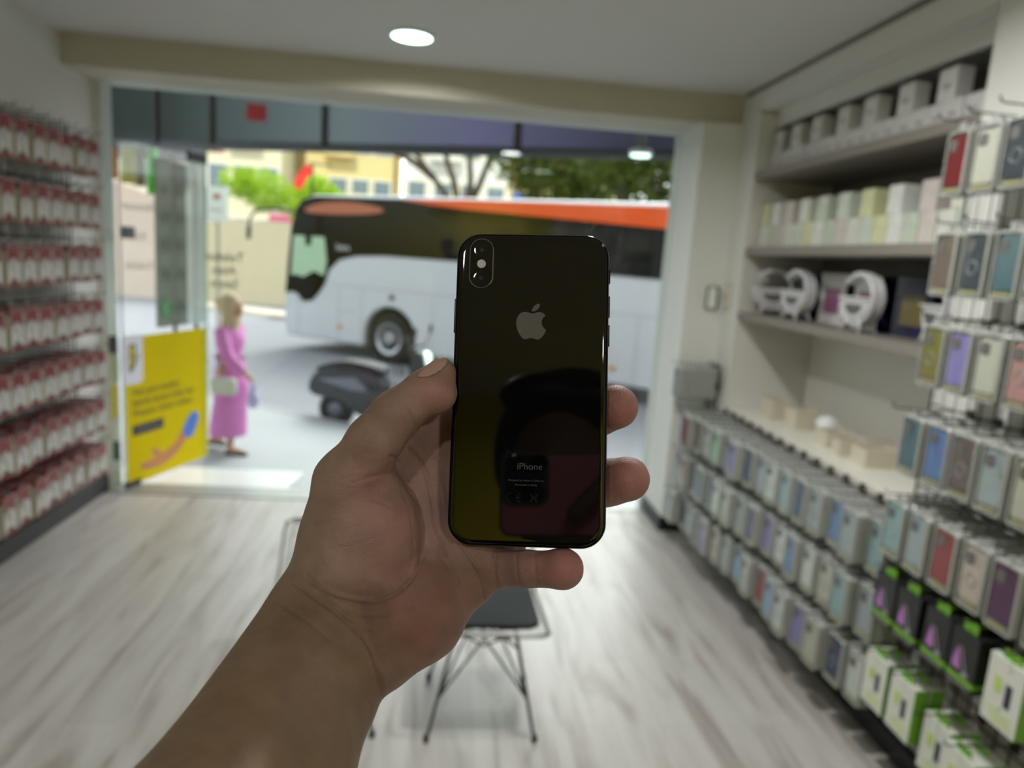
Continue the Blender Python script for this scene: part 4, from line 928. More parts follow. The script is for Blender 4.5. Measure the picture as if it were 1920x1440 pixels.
def np_mesh(name, V, Q, mats, smooth=True):
    me = bpy.data.meshes.new(name); me.vertices.add(len(V)); me.vertices.foreach_set('co', np.asarray(V, np.float32).ravel())
    me.loops.add(len(Q)*4); me.loops.foreach_set('vertex_index', Q.astype(np.int32).ravel()); me.polygons.add(len(Q)); me.polygons.foreach_set('loop_start', np.arange(0, len(Q)*4, 4, dtype=np.int32)); me.polygons.foreach_set('loop_total', np.full(len(Q), 4, np.int32))
    me.polygons.foreach_set('use_smooth', np.full(len(Q), smooth)); me.update(); me.validate()
    for m in (mats if isinstance(mats, (list, tuple)) else [mats]): me.materials.append(m)
    return me
def sdf_obj(name, prims, lo, hi, h, m, parent=None, it=1):
    ax, Fv = field(prims, lo, hi, h); V, Q = nets(ax, Fv, h); V = relax(V, Q, it); me = np_mesh(name, V, Q, m); o = bpy.data.objects.new(name, me); COL.objects.link(o)
    if parent is not None: o.parent = parent
    return o
def cap(a, b, ra, rb, k=.01): return ('c', a, b, ra, rb, k)
def ell(c, r, k=.01, R=None): return ('e', c, r, k, R)

# ------------------------------------------------------------------ the held phone
def pdir(u, v): return np.array([(u-960)/F, -(v-720)/F, -1.0])
def c2w(p): return Vector(MC @ np.array(p, float)) + CAM
PN = -pdir(1010, 868); PN /= np.linalg.norm(PN)                       # phone back normal, camera axes
rl = math.radians(1.35); PU = np.array([math.sin(rl), math.cos(rl), 0]); PU -= PU.dot(PN)*PN; PU /= np.linalg.norm(PU); PX = np.cross(PU, PN)
PC = pdir(993.5, 727) * .3265
M_ph = Matrix([list(r) for r in (MC @ np.array([PX, PU, PN]).T)]).to_4x4(); M_ph.translation = c2w(PC)
PHW, PHH, PHT = .0709, .1436, .0077
m_pglass = mat('phone_back_glass', (6, 6, 7), .025, var=0, spec=.5); m_pframe = mat('phone_steel_frame', (14, 14, 18), .12, metal=.85, var=.05)
m_logo = mat('logo_grey_mirror', (58, 56, 46), .45, metal=.3, var=.02); m_ring = mat('camera_ring', (150, 146, 142), .3, metal=.8); m_cglass = mat('camera_glass', (5, 6, 8), .02, var=0)
m_flash = mat('flash_lens', (132, 122, 116), .3, var=.25, scale=900); m_txt = mat('phone_fine_print', (52, 46, 40), .5); m_blk = mat('phone_button', (12, 12, 15), .2, metal=.7); m_lensc = mat('lens_coating', (30, 44, 56), .05)
tph = bpy.data.objects.new('smartphone', None); COL.objects.link(tph); tph.matrix_world = M_ph
tag(tph, 'black glossy smartphone held upright, back with grey fruit logo facing the camera', 'smartphone')
def rloop(w_, h_, r, z, n=10): return [(p[0], p[1], z) for p in rrect(w_, h_, r, n)]
def loft(loops, capa=True, capb=True):
    n = len(loops[0]); vs = [p for l_ in loops for p in l_]; fs = []
    for i in range(len(loops)-1):
        for k in range(n): fs.append((i*n+k, i*n+(k+1) % n, (i+1)*n+(k+1) % n, (i+1)*n+k))
    if capa: fs.append(tuple(range(n)))
    if capb: fs.append(tuple(range((len(loops)-1)*n, len(loops)*n)))
    return MB().add(vs, fs)
hw = PHT/2; RC = .0112
loft([rloop(PHW-2*i_, PHH-2*i_, RC-i_, z) for i_, z in [(.0012, -hw+.0002), (.0004, -hw+.0008), (.0000, -hw+.0020), (0, hw-.0022), (.0003, hw-.0010), (.0009, hw-.0004)]]).build('steel_frame', m_pframe, tph, smooth=True)
loft([rloop(PHW-2*i_, PHH-2*i_, RC-i_, z) for i_, z in [(.0010, hw-.0008), (.0013, hw-.0003), (.0019, hw), (.0028, hw+.00012), (.0034, hw+.00014), (.0038, hw+.00014), (.0090, hw+.00014)]], False, True).build('back_glass', m_pglass, tph, smooth=True)
loft([rloop(PHW-2*i_, PHH-2*i_, RC-i_, z) for i_, z in [(.0012, -hw+.0004), (.0018, -hw), (.004, -hw-.0001)]], False, True).build('screen', m_pglass, tph, smooth=True)
mmpx = .0709/287
def lg(x, y): return ((x-797)/4.571*mmpx, -(y-866)/4.571*mmpx)
body = [(800,776),(820,772),(850,763),(878,766),(900,777),(914,791)]; bite = [(914,791),(897,807),(886,828),(882,850),(886,873),(898,895),(919,914)]
right = [(919,914),(910,942),(893,970),(872,991),(850,999),(828,995),(800,987),(774,992),(748,999),(725,992),(706,970),(685,937),(671,897),(666,855),(673,815),(692,783),(720,766),(748,763),(776,770),(800,776)]
LP = catmull([lg(*p) for p in body], 3, False)[:-1] + catmull([lg(*p) for p in bite], 3, False)[:-1] + catmull([lg(*p) for p in right], 3, False)[:-1]
LF = catmull([lg(*p) for p in [(861,688),(863,706),(852,730),(832,750),(810,759),(797,758)]], 3, False)[:-1] + catmull([lg(*p) for p in [(797,758),(798,742),(808,720),(828,701),(848,691),(861,688)]], 3, False)[:-1]
lx, ly = (994 - 993.5)*mmpx, (727 - 609.5)*mmpx*1.0
b = MB(); z0 = hw+.00016
for P_ in (LP, LF): b.prism([(p[0]+lx, p[1]+ly, z0) for p in P_], (0, 0, .00002))
b.build('fruit_logo', m_logo, tph)
# camera bump
cx, cy = (899.2-993.5-2)*mmpx*1.0, (727-501)*mmpx*1.02
def pill(w_, h_, z, n=12):
    r = w_/2; P = []
    for k in range(n+1): a = k/n*PI; P.append((cx + r*math.cos(a), cy + h_/2 - r + r*math.sin(a), z))
    for k in range(n+1): a = PI + k/n*PI; P.append((cx + r*math.cos(a), cy - h_/2 + r + r*math.sin(a), z))
    return P
loft([pill(.0112, .0236, hw-.0001), pill(.0112, .0236, hw+.0009), pill(.0110, .0234, hw+.0011), pill(.0105, .0229, hw+.00125), pill(.0105, .0229, hw+.0009)], False, False).build('camera_ring', m_ring, tph, smooth=False)
cb = loft([pill(.0107, .0231, hw+.0004), pill(.0107, .0231, hw+.00105), pill(.0101, .0225, hw+.0011)], False, True).build('camera_glass', m_cglass, tph)
for dy in (.0062, -.0072):
    MB().lathe((cx, cy+dy, hw+.00108), [(.0034, 0), (.0034, .00005), (.0031, .00006)], 28).build('lens', mat('lens_black', (3, 3, 4), .04), cb)
    MB().lathe((cx, cy+dy, hw+.00115), [(.0009, 0), (.0009, .00004)], 16).build('lens_coating', m_lensc, cb)
MB().lathe((cx, cy-.0003, hw+.00108), [(.0021, 0), (.0021, .0001), (.0019, .00016)], 24).build('flash', m_flash, tph)
for sx, y0, y1, n in ((1, .1436/2-.0225, .1436/2-.0160, 'mute_switch'), (1, .1436/2-.0385, .1436/2-.0285, 'volume_button'), (1, .1436/2-.0520, .1436/2-.0420, 'volume_button'), (-1, .1436/2-.0470, .1436/2-.0310, 'side_button')):
    x0 = sx*PHW/2; MB().box((min(x0-sx*.0003, x0+sx*.0006), y0, -.0013), (max(x0-sx*.0003, x0+sx*.0006), y1, .0013)).build(n, m_blk, tph, bevel=.0002)
def ptext(n, s, sz, u, v, M=m_txt): return text(n, s, sz, frame(((u-993.5)*mmpx, (727-v)*mmpx, z0), (1, 0, 0), (0, 1, 0)), M, tph)
ptext('model_name', 'iPhone', .0042, 997, 873); ptext('fine_print', 'Designed by Apple in California', .00125, 991, 898); ptext('fine_print', 'Assembled in China', .00125, 991, 906)
b = MB()
for (u, v) in ((966, 929), (984, 929)):
    x0, y0 = (u-993.5)*mmpx, (727-v)*mmpx; b.tube([(x0 + .0022*math.cos(a), y0 + .0022*math.sin(a), z0) for a in np.linspace(PI*.55, PI*1.45, 10)], .00008, 4)
x0, y0 = (984-993.5)*mmpx, (727-929)*mmpx; b.tube([(x0-.002, y0, z0), (x0-.0005, y0, z0)], .00008, 4)
x0, y0 = (1006-993.5)*mmpx, (727-929)*mmpx
b.tube([(x0-.002, y0-.002, z0), (x0+.002, y0+.002, z0)], .00008, 4); b.tube([(x0+.002, y0-.002, z0), (x0-.002, y0+.002, z0)], .00008, 4); b.tube([(x0-.0012, y0+.001, z0), (x0+.0012, y0+.001, z0), (x0+.0008, y0-.0014, z0), (x0-.0008, y0-.0014, z0)], .00008, 4, closed=True)
b.build('compliance_marks', m_txt, tph)
# ================================================================== photographer: raised left hand and arm, body behind the camera
def P3(u, v, d): return tuple(pdir(u, v)*d)
def hc(a, b, k=.004):
    """capsule between (u, v, depth, radius_px) points"""
    return ('c', P3(*a[:3]), P3(*b[:3]), a[3]*a[2]/F, b[3]*b[2]/F, k)
OUTL = [(-420, 2100), (-150, 1800), (100, 1575), (250, 1440), (340, 1340), (425, 1228), (470, 1166), (510, 1110), (545, 1060), (563, 1010), (575, 962), (592, 908), (622, 854), (650, 830), (700, 800), (770, 765), (850, 742), (920, 730), (1000, 760),
        (1030, 850), (1020, 950), (985, 1030), (940, 1085), (925, 1108), (907, 1126), (896, 1135), (874, 1170), (852, 1209), (820, 1235), (787, 1257), (750, 1288), (717, 1311), (703, 1345), (684, 1389), (671, 1440), (640, 1600), (600, 1800), (500, 2300), (-420, 2300)]
OUTL = [tuple(p) for p in catmull(OUTL, 3)]
def poly_in(poly, U, V_, cell=3):
    """signed inside distance in pixels (+ inside) sampled on a coarse lattice then looked up"""
    u0, u1, v0, v1 = -700, 1400, 500, 2700; gu = np.arange(u0, u1, cell); gv = np.arange(v0, v1, cell); GU, GV = np.meshgrid(gu, gv, indexing='ij')
    D2 = np.full(GU.shape, 1e9); ins = np.zeros(GU.shape, bool); n = len(poly)
    for i in range(n):
        ax_, ay = poly[i]; bx, by = poly[(i+1) % n]; ex, ey = bx-ax_, by-ay; L2 = ex*ex+ey*ey+1e-9
        t = np.clip(((GU-ax_)*ex + (GV-ay)*ey)/L2, 0, 1); D2 = np.minimum(D2, (GU-ax_-t*ex)**2 + (GV-ay-t*ey)**2)
        if ay != by:
            c = ((ay > GV) != (by > GV)) & (GU < (bx-ax_)*(GV-ay)/(by-ay) + ax_); ins ^= c
    s = np.sqrt(D2)*np.where(ins, 1, -1)
    fu = np.clip((U-u0)/cell, 0, len(gu)-2.001); fv = np.clip((V_-v0)/cell, 0, len(gv)-2.001); iu = fu.astype(int); iv = fv.astype(int); tu = fu-iu; tv = fv-iv
    return (s[iu, iv]*(1-tu)*(1-tv) + s[iu+1, iv]*tu*(1-tv) + s[iu, iv+1]*(1-tu)*tv + s[iu+1, iv+1]*tu*tv)
# (u, v, mid depth, half thickness, edge roundness) of arm and palm
CTRL = np.array([(-200, 2000, .170, .036, .042), (150, 1700, .205, .036, .042), (400, 1560, .228, .036, .042), (460, 1440, .247, .034, .041), (540, 1320, .276, .0305, .038), (600, 1220, .300, .0265, .035), (640, 1160, .310, .0245, .032),
                 (560, 1050, .322, .0215, .022), (600, 950, .334, .018, .018), (700, 1000, .336, .020, .02), (700, 860, .345, .014, .013), (760, 1180, .325, .0215, .024), (800, 1100, .333, .0205, .021), (880, 1120, .338, .0165, .016),
                 (820, 1010, .345, .0165, .016), (850, 930, .352, .0135, .013), (800, 870, .353, .013, .012), (900, 800, .358, .011, .011), (980, 950, .357, .012, .011), (930, 1060, .345, .0135, .013), (640, 1500, .246, .032, .038), (700, 1290, .305, .024, .026)])
def hand_base(ax):
    X, Y, Z = np.meshgrid(*ax, indexing='ij'); Dp = np.maximum(-Z, .05)
    # palm and arm sheet: looked up on a (u, v) lattice
    U = X/Dp*F + 960; V_ = 720 - Y/Dp*F
    gu = np.arange(-800, 1400, 20.); gv = np.arange(400, 2800, 20.); GU, GV = np.meshgrid(gu, gv, indexing='ij')
    W = 1/(((GU[..., None]-CTRL[:, 0])**2 + (GV[..., None]-CTRL[:, 1])**2 + 5000)**2.2); W /= W.sum(-1, keepdims=True); T = W@CTRL[:, 2:]
    ta = ((GU-640)*-.639 + (GV-1160)*.769)/767; tc_ = np.clip(ta, -.2, 1.6); arm = np.stack([.310 - .150*tc_ + .022*tc_**2, .0245 + .0115*np.clip(tc_/.55, 0, 1), .032 + .010*np.clip(tc_/.55, 0, 1)], -1)
    bl = np.clip((ta + .10)/.42, 0, 1); bl = (bl*bl*(3-2*bl))[..., None]; T = T*(1-bl) + arm*bl
    fu = np.clip((U-gu[0])/20, 0, len(gu)-2.001); fv = np.clip((V_-gv[0])/20, 0, len(gv)-2.001); iu = fu.astype(np.int32); iv = fv.astype(np.int32); tu = (fu-iu)[..., None].astype(np.float32); tv = (fv-iv)[..., None].astype(np.float32)
    T = T.astype(np.float32); Q = T[iu, iv]*(1-tu)*(1-tv) + T[iu+1, iv]*tu*(1-tv) + T[iu, iv+1]*(1-tu)*tv + T[iu+1, iv+1]*tu*tv
    m_, th, R = Q[..., 0], Q[..., 1], Q[..., 2]
    s = poly_in(OUTL, U, V_)*m_/F
    q = np.maximum(R - s, 0)/R; w_ = (Dp - m_)/th
    return ((np.sqrt(q*q + w_*w_) - 1)*np.minimum(th, R)).astype(np.float32)
HP = []
# thumb
HP += [hc((650, 985, .322, 80), (652, 905, .320, 62), .010), hc((652, 905, .319, 58), (702, 828, .316, 50), .006), hc((702, 828, .316, 50), (741, 781, .3165, 45.5), .004), hc((741, 779, .3165, 46), (800, 733, .318, 41), .004), hc((800, 733, .318, 41), (827, 700, .320, 29), .003),
       ell(P3(822, 738, .3165), (.0085, .0085, .0085), .004), hc((640, 1075, .318, 78), (600, 1120, .312, 60), .012)]
# thenar mound
HP += [ell(P3(684, 1005, .3235), (.0262, .0300, .0215), .0035), ell(P3(700, 900, .325), (.0110, .0120, .0115), .006)]
# heel of the hand on the little-finger side
HP += [ell(P3(800, 1145, .322), (.016, .019, .0165), .010), ell(P3(880, 1065, .333), (.013, .017, .012), .008)]
# little finger under the phone
HP += [hc((880, 1060, .338, 40), (940, 1066, .332, 36), .004), hc((945, 1066, .331, 34.5), (985, 1066, .326, 34), .002), hc((990, 1067, .325, 33), (1054, 1067, .319, 36), .003), ell(P3(1056, 1066, .3175), (.0090, .0088, .0085), .003)]
# ring, middle and index fingers behind the phone, two tips showing at the right
HP += [hc((960, 980, .356, 40), (1060, 928, .354, 40), .004), hc((1060, 928, .354, 40), (1140, 905, .345, 42.5), .003), hc((1140, 905, .345, 42.5), (1176, 898, .338, 42.5), .003),
       hc((960, 890, .357, 40), (1050, 812, .355, 40), .004), hc((1050, 812, .355, 40), (1120, 775, .346, 41.5), .003), hc((1120, 775, .346, 41.5), (1155, 763, .338, 42), .003),
       hc((930, 800, .358, 40), (1000, 700, .358, 38), .004), hc((1000, 700, .358, 38), (1050, 620, .354, 36), .004), hc((1050, 620, .354, 36), (1068, 560, .350, 31), .004)]
hh = .0013
axh, Fh = field(HP, (-.235, -.285, -.385), (.085, .045, -.185), hh, hand_base)
Vh, Qh = nets(axh, Fh, hh); del Fh; Vh = relax(Vh, Qh, 3, .5)
# one linear subdivision so that folds have enough vertices
def subdiv(V, Q):
    E = np.sort(np.concatenate([Q[:, [i, (i+1) % 4]] for i in range(4)]), 1); key = E[:, 0].astype(np.int64)*len(V) + E[:, 1]; uq, inv = np.unique(key, return_inverse=True)
    e0, e1 = uq//len(V), uq % len(V); EM = (V[e0]+V[e1])/2; FC = V[Q].mean(1); nV, nE, nQ = len(V), len(uq), len(Q); em = inv.reshape(4, nQ).T + nV; fc = np.arange(nQ) + nV + nE
    NQ = np.concatenate([np.stack([Q[:, i], em[:, i], fc, em[:, i-1]], 1) for i in range(4)]); return np.concatenate([V, EM, FC]), NQ
Vh, Qh = subdiv(Vh, Qh); Vh = relax(Vh, Qh, 2, .5)
def vnormals(V, Q):
    n = np.cross(V[Q[:, 2]]-V[Q[:, 0]], V[Q[:, 3]]-V[Q[:, 1]]); N = np.zeros_like(V)
    for i in range(4): np.add.at(N, Q[:, i], n)
    return N/np.maximum(np.linalg.norm(N, axis=1, keepdims=True), 1e-12)
Nh = vnormals(Vh, Qh)
if (Nh*Vh).sum(1)[Vh[:, 2] > np.quantile(Vh[:, 2], .9)].mean() > 0: pass
Uh = Vh[:, 0]/-Vh[:, 2]*F + 960; Wh = 720 - Vh[:, 1]/-Vh[:, 2]*F
facing = -(Nh*Vh).sum(1)/np.linalg.norm(Vh, axis=1)
sgn = 1.0
cen = Vh.mean(0)
# folds: polylines in picture order, width px, depth mm
FOLD = [([(732, 856), (745, 861), (744, 877), (745, 887)], 4, .9), ([(745, 887), (725, 889), (700, 894), (660, 905)], 5, .35), ([(745, 887), (775, 918), (791, 951), (797, 1000), (791, 1048), (768, 1090), (735, 1117), (700, 1127), (655, 1121), (614, 1109), (576, 1081)], 5, .85),
        ([(767, 842), (790, 868), (803, 905), (812, 950), (816, 990), (835, 1040)], 4, .6), ([(815, 860), (830, 890), (838, 925), (842, 960)], 4, .45), ([(752, 905), (775, 935), (783, 975)], 3, .3),
        ([(600, 1109), (640, 1137), (667, 1150), (700, 1154), (745, 1150), (775, 1140)], 4.5, .4), ([(550, 1093), (590, 1120), (627, 1147), (647, 1163), (687, 1203), (703, 1237), (710, 1267), (717, 1305)], 5, .85), ([(640, 1160), (670, 1172), (700, 1180)], 4, .4),
        ([(540, 1140), (597, 1180), (640, 1227), (673, 1273), (693, 1327)], 7, .4), ([(535, 1165), (590, 1215), (625, 1265)], 8, .2), ([(929, 1030), (927, 1064), (931, 1099)], 4, .7), ([(970, 1028), (968, 1060), (974, 1104)], 4, .35), ([(1001, 1040), (1003, 1065), (1006, 1100)], 5, .3),
        ([(862, 1018), (887, 1054), (906, 1090), (908, 1124)], 4, .7), ([(765, 770), (776, 789), (782, 803), (768, 822)], 4, .7), ([(700, 742), (712, 752), (730, 756)], 3, .2), ([(684, 775), (705, 780)], 3, .15), ([(800, 985), (818, 1030), (850, 1075)], 5, .3), ([(640, 940), (690, 935), (730, 948)], 4, .2), ([(620, 1000), (680, 985), (720, 990)], 4, .15), ([(590, 985), (640, 975), (690, 960)], 3, .12), ([(602, 1030), (660, 1022), (730, 1000)], 3, .14), ([(640, 900), (668, 893), (700, 893)], 3, .22), ([(620, 905), (655, 915), (700, 912)], 3, .14), ([(575, 1100), (620, 1130), (668, 1158)], 3, .25), ([(520, 1130), (570, 1160), (620, 1200), (660, 1245)], 3.5, .25), ([(700, 1065), (725, 1085), (742, 1110)], 3, .18), ([(838, 1040), (862, 1085), (872, 1130)], 3, .25), ([(780, 1130), (820, 1110), (850, 1085)], 4, .18), ([(1130, 745), (1146, 770), (1140, 800)], 3, .1), ([(665, 840), (690, 850), (722, 852)], 3, .12), ([(748, 905), (768, 960), (775, 1030), (765, 1080)], 3, .2)]
disp = np.zeros(len(Vh))
for P_, wd, dp in FOLD:
    P_ = [tuple(p) for p in catmull(P_, 4, False)]; D2 = np.full(len(Vh), 1e9)
    for (a0, a1), (b0, b1) in zip(P_[:-1], P_[1:]):
        ex, ey = b0-a0, b1-a1; L2 = ex*ex+ey*ey+1e-9; t = np.clip(((Uh-a0)*ex + (Wh-a1)*ey)/L2, 0, 1); D2 = np.minimum(D2, (Uh-a0-t*ex)**2 + (Wh-a1-t*ey)**2)
    disp -= dp*.0013*np.exp(-D2/(2*(wd*.62)**2)) - dp*.00028*np.exp(-D2/(2*(wd*2.2)**2))
disp *= np.clip(facing*3, 0, 1)
# fine fold texture on the palm and wrist
tn = np.sin(Uh*.11 + Wh*.23 + 2*np.sin(Uh*.017))*np.sin(Wh*.05 + 1.3) * .00005
Vh = Vh + Nh*(disp + tn*(facing > 0))[:, None]
# skin colour by region of the body (palm and fingertips redder than the tanned arm)
base = np.array(srgb(142, 117, 102)[:3]); palm = np.array(srgb(146, 113, 104)[:3]); tip = np.array(srgb(156, 98, 95)[:3]); tan = np.array(srgb(134, 108, 84)[:3])
def gz(u, v, s, sv=None): return np.exp(-(((Uh-u)/s)**2 + ((Wh-v)/(sv or s))**2)/2)
wp = np.clip(gz(740, 960, 70, 100)*.7 + gz(830, 1150, 90, 90)*1.1 + gz(690, 1000, 60, 60)*.3 + gz(900, 900, 110, 160) + gz(900, 1060, 60, 50)*.6, 0, 1)
wt = np.clip(gz(1165, 765, 45) + gz(1180, 898, 48) + gz(1060, 1065, 40) + gz(820, 735, 26)*.5 + gz(790, 1160, 60, 60)*.35 + gz(690, 905, 30)*.3 + gz(745, 985, 30, 30)*.3, 0, 1)
wa = np.clip((Wh-1000)/500 + (650-Uh)/500, 0, 1)
colr = base*(1-wa)[:, None] + tan*wa[:, None]; colr = colr*(1-wp)[:, None] + palm*wp[:, None]; colr = colr*(1-wt*.8)[:, None] + tip*(wt*.8)[:, None]

# coarse rest of the body, world axes
def w2(p): return tuple(c2w(p))
EL_ = w2((-.150, -.215, -.07)); SH = (-.20, -.33, 1.60); HD = (-.015, -.345, 1.885)
BP = [cap(w2((-.126, -.178, -.165)), EL_, .038, .045, .01), cap(EL_, SH, .045, .058, .02),
      ell(HD, (.078, .098, .118), .01), cap((HD[0], HD[1]+.03, HD[2]-.06), (HD[0], HD[1]+.035, HD[2]-.10), .052, .032, .03), cap((.02, -.375, 1.66), (-.005, -.365, 1.82), .060, .055, .02),
      cap((-.17, -.37, 1.60), (.23, -.37, 1.60), .062, .062, .03), ell((.03, -.39, 1.40), (.19, .125, .26), .06), ell((.03, -.39, 1.12), (.165, .125, .20), .06), ell((.03, -.39, .97), (.175, .13, .13), .05),
      cap((.12, -.39, .93), (.13, -.36, .52), .085, .058, .04), cap((.13, -.36, .52), (.13, -.39, .09), .060, .038, .03), cap((-.06, -.39, .93), (-.07, -.36, .52), .085, .058, .04), cap((-.07, -.36, .52), (-.07, -.39, .09), .060, .038, .03),
      ell((.13, -.33, .035), (.045, .13, .035), .02), ell((-.07, -.33, .035), (.045, .13, .035), .02),
      cap((.25, -.36, 1.59), (.32, -.16, 1.40), .055, .045, .02), cap((.32, -.16, 1.40), (.165, -.055, 1.70), .042, .030, .01), ell((.150, -.048, 1.728), (.028, .020, .040), .012),
      ell((HD[0]-.012, HD[1]+.098, HD[2]-.015), (.012, .018, .022), .01), ell((HD[0]-.08, HD[1]-.005, HD[2]-.01), (.012, .02, .03), .004), ell((HD[0]+.08, HD[1]-.005, HD[2]-.01), (.012, .02, .03), .004), ell((HD[0], HD[1]+.088, HD[2]-.058), (.028, .014, .010), .004)]
# right hand fingers round the phone that takes the picture
def cf(pts, r, k=.003): return [('c', w2(a), w2(b), r, r*.92, k) for a, b in zip(pts[:-1], pts[1:])]
FB = []
for i, yy in enumerate((.010, -.012, -.034, -.056)):
    FB += cf([(.135, yy-.01, .022), (.128, yy, .002), (.112, yy, -.008), (.097 - .004*i, yy-.002, -.0095)], .0085 - .0006*i)
FB += cf([(.125, -.05, .03), (.10, -.07, .035), (.07, -.07, .03)], .0095)
FB += cf([(.128, .016, .004), (.098, .012, -.011), (.066, -.012, -.0125), (.032, -.045, -.0125)], .0085)
hb = .009
axb, Fb = field(BP, (-.40, -.62, -.01), (.42, .20, 2.03), hb); Vb, Qb = nets(axb, Fb, hb); Vb = relax(Vb, Qb, 1)
axf, Ff = field(FB, (.0, -.09, 1.62), (.20, .06, 1.90), .003); Vf, Qf = nets(axf, Ff, .003)
VhW = (MC @ Vh.T).T + np.array(CAM)
Vall = np.concatenate([VhW, Vb, Vf]); Qall = np.concatenate([Qh, Qb + len(VhW), Qf + len(VhW) + len(Vb)])
def skin_mat():
    m = bpy.data.materials.new('skin'); m.use_nodes = True; n = m.node_tree.nodes; l = m.node_tree.links; b = n['Principled BSDF']
    at = n.new('ShaderNodeAttribute'); at.attribute_name = 'skin'; tc = n.new('ShaderNodeTexCoord')
    n1 = n.new('ShaderNodeTexNoise'); n1.inputs['Scale'].default_value = 90; n1.inputs['Detail'].default_value = 5; l.new(tc.outputs['Object'], n1.inputs[0])
    mr = n.new('ShaderNodeMapRange'); mr.inputs[1].default_value = .3; mr.inputs[2].default_value = .7; mr.inputs[3].default_value = .84; mr.inputs[4].default_value = 1.10; l.new(n1.outputs[0], mr.inputs[0])
    mx = n.new('ShaderNodeMix'); mx.data_type = 'RGBA'; mx.blend_type = 'MULTIPLY'; mx.inputs[0].default_value = 1; l.new(at.outputs[0], mx.inputs[6]); l.new(mr.outputs[0], mx.inputs[7]); l.new(mx.outputs[2], b.inputs['Base Color'])
    b.inputs['Roughness'].default_value = .52; b.inputs['Subsurface Weight'].default_value = .12; b.inputs['Subsurface Radius'].default_value = (.006, .002, .001); b.inputs['Subsurface Scale'].default_value = 1.0; b.inputs['Specular IOR Level'].default_value = .38
    n2 = n.new('ShaderNodeTexVoronoi'); n2.inputs['Scale'].default_value = 1500; l.new(tc.outputs['Object'], n2.inputs[0]); n3 = n.new('ShaderNodeTexNoise'); n3.inputs['Scale'].default_value = 420; n3.inputs['Detail'].default_value = 4; l.new(tc.outputs['Object'], n3.inputs[0])
    ad = n.new('ShaderNodeMath'); ad.operation = 'ADD'; l.new(n2.outputs[0], ad.inputs[0]); l.new(n3.outputs[0], ad.inputs[1])
    bp = n.new('ShaderNodeBump'); bp.inputs['Strength'].default_value = .34; bp.inputs['Distance'].default_value = .0006; l.new(ad.outputs[0], bp.inputs['Height']); l.new(bp.outputs[0], b.inputs['Normal'])
    return m
m_skin = skin_mat()
me = np_mesh('body', Vall, Qall, m_skin)
ca = me.attributes.new('skin', 'FLOAT_COLOR', 'POINT'); call = np.ones((len(Vall), 4), np.float32); call[:, :3] = tan; call[:len(Vh), :3] = colr; ca.data.foreach_set('color', call.ravel())
per = bpy.data.objects.new('person', None); COL.objects.link(per); per.location = (0, -.35, 0)
tag(per, 'person behind the camera, bare left arm and hand raised holding up black phone', 'person')
def world_child(o, parent, M=None):
    o.parent = parent; o.matrix_parent_inverse = Matrix.Translation(-Vector(parent.location)); return o
bo = bpy.data.objects.new('body', me); COL.objects.link(bo); world_child(bo, per)
# thumb nail: skin patch lifted off as a plate of its own
nail = [tuple(p) for p in catmull([(783, 706), (797, 692), (814, 678), (832, 664), (842, 664), (838, 680), (828, 693), (815, 702), (802, 707), (790, 708)], 3)]
fu_ = Uh[Qh].mean(1); fv_ = Wh[Qh].mean(1); inp = poly_in(nail, fu_, fv_, 1.5) > 0; fr = facing[Qh].mean(1) > -.45; zz_ = Vh[Qh][:, :, 2].mean(1) > -.332; sel = inp & fr & zz_
def plate(sel, off, name, m, parent):
    Q = Qh[sel]; ids, inv = np.unique(Q, return_inverse=True)
    if len(ids) < 4: return None
    V1 = Vh[ids] + Nh[ids]*off; Qn = inv.reshape(-1, 4); V1 = (MC @ V1.T).T + np.array(CAM); me_ = np_mesh(name, V1, Qn, m); o = bpy.data.objects.new(name, me_); COL.objects.link(o)
    s = o.modifiers.new('thick', 'SOLIDIFY'); s.thickness = .0005; s.offset = 0; world_child(o, parent); return o
plate(sel, .00035, 'thumb_nail', mat('nail', (168, 134, 124), .3, var=.03, coat=.2), per)
# clothes and hair of the photographer (seen only as reflection)
m_shirt = mat('shirt_dark', (30, 32, 44), .8, var=.1); m_trs = mat('trousers_dark', (34, 36, 44), .85); m_hair = mat('hair_black', (12, 13, 18), .45, var=.3, scale=120)
def wobj(name, prims, lo, hi, h, m): o = sdf_obj(name, prims, lo, hi, h, m); return world_child(o, per)
wobj('shirt', [cap((-.17, -.37, 1.60), (.23, -.37, 1.60), .070, .070, .03), ell((.03, -.39, 1.40), (.20, .135, .27), .06), ell((.03, -.39, 1.12), (.18, .138, .21), .06), cap((-.19, -.35, 1.60), (-.19, -.22, 1.60), .070, .066, .02), cap((.25, -.36, 1.59), (.295, -.24, 1.48), .066, .060, .02)], (-.34, -.60, .88), (.42, -.12, 1.72), .010, m_shirt)
wobj('trousers', [ell((.03, -.39, .97), (.188, .143, .13), .05), cap((.12, -.39, .93), (.13, -.36, .52), .096, .070, .04), cap((.13, -.36, .52), (.13, -.39, .06), .070, .056, .03), cap((-.06, -.39, .93), (-.07, -.36, .52), .096, .070, .04), cap((-.07, -.36, .52), (-.07, -.39, .06), .070, .056, .03)], (-.22, -.60, 0), (.28, -.20, 1.14), .012, m_trs)
wobj('hair', [ell((HD[0], HD[1]-.020, HD[2]+.035), (.094, .100, .102), .01), ell((HD[0]-.03, HD[1]+.055, HD[2]+.092), (.060, .044, .034), .02), ell((HD[0]+.04, HD[1]+.05, HD[2]+.088), (.055, .045, .034), .02), ell((HD[0]+.01, HD[1], HD[2]+.12), (.07, .07, .03), .02), ell((HD[0]-.082, HD[1]+.01, HD[2]+.03), (.016, .04, .06), .01), ell((HD[0]+.082, HD[1]+.01, HD[2]+.03), (.016, .04, .06), .01)], (-.16, -.52, 1.76), (.13, -.18, 2.08), .006, m_hair)
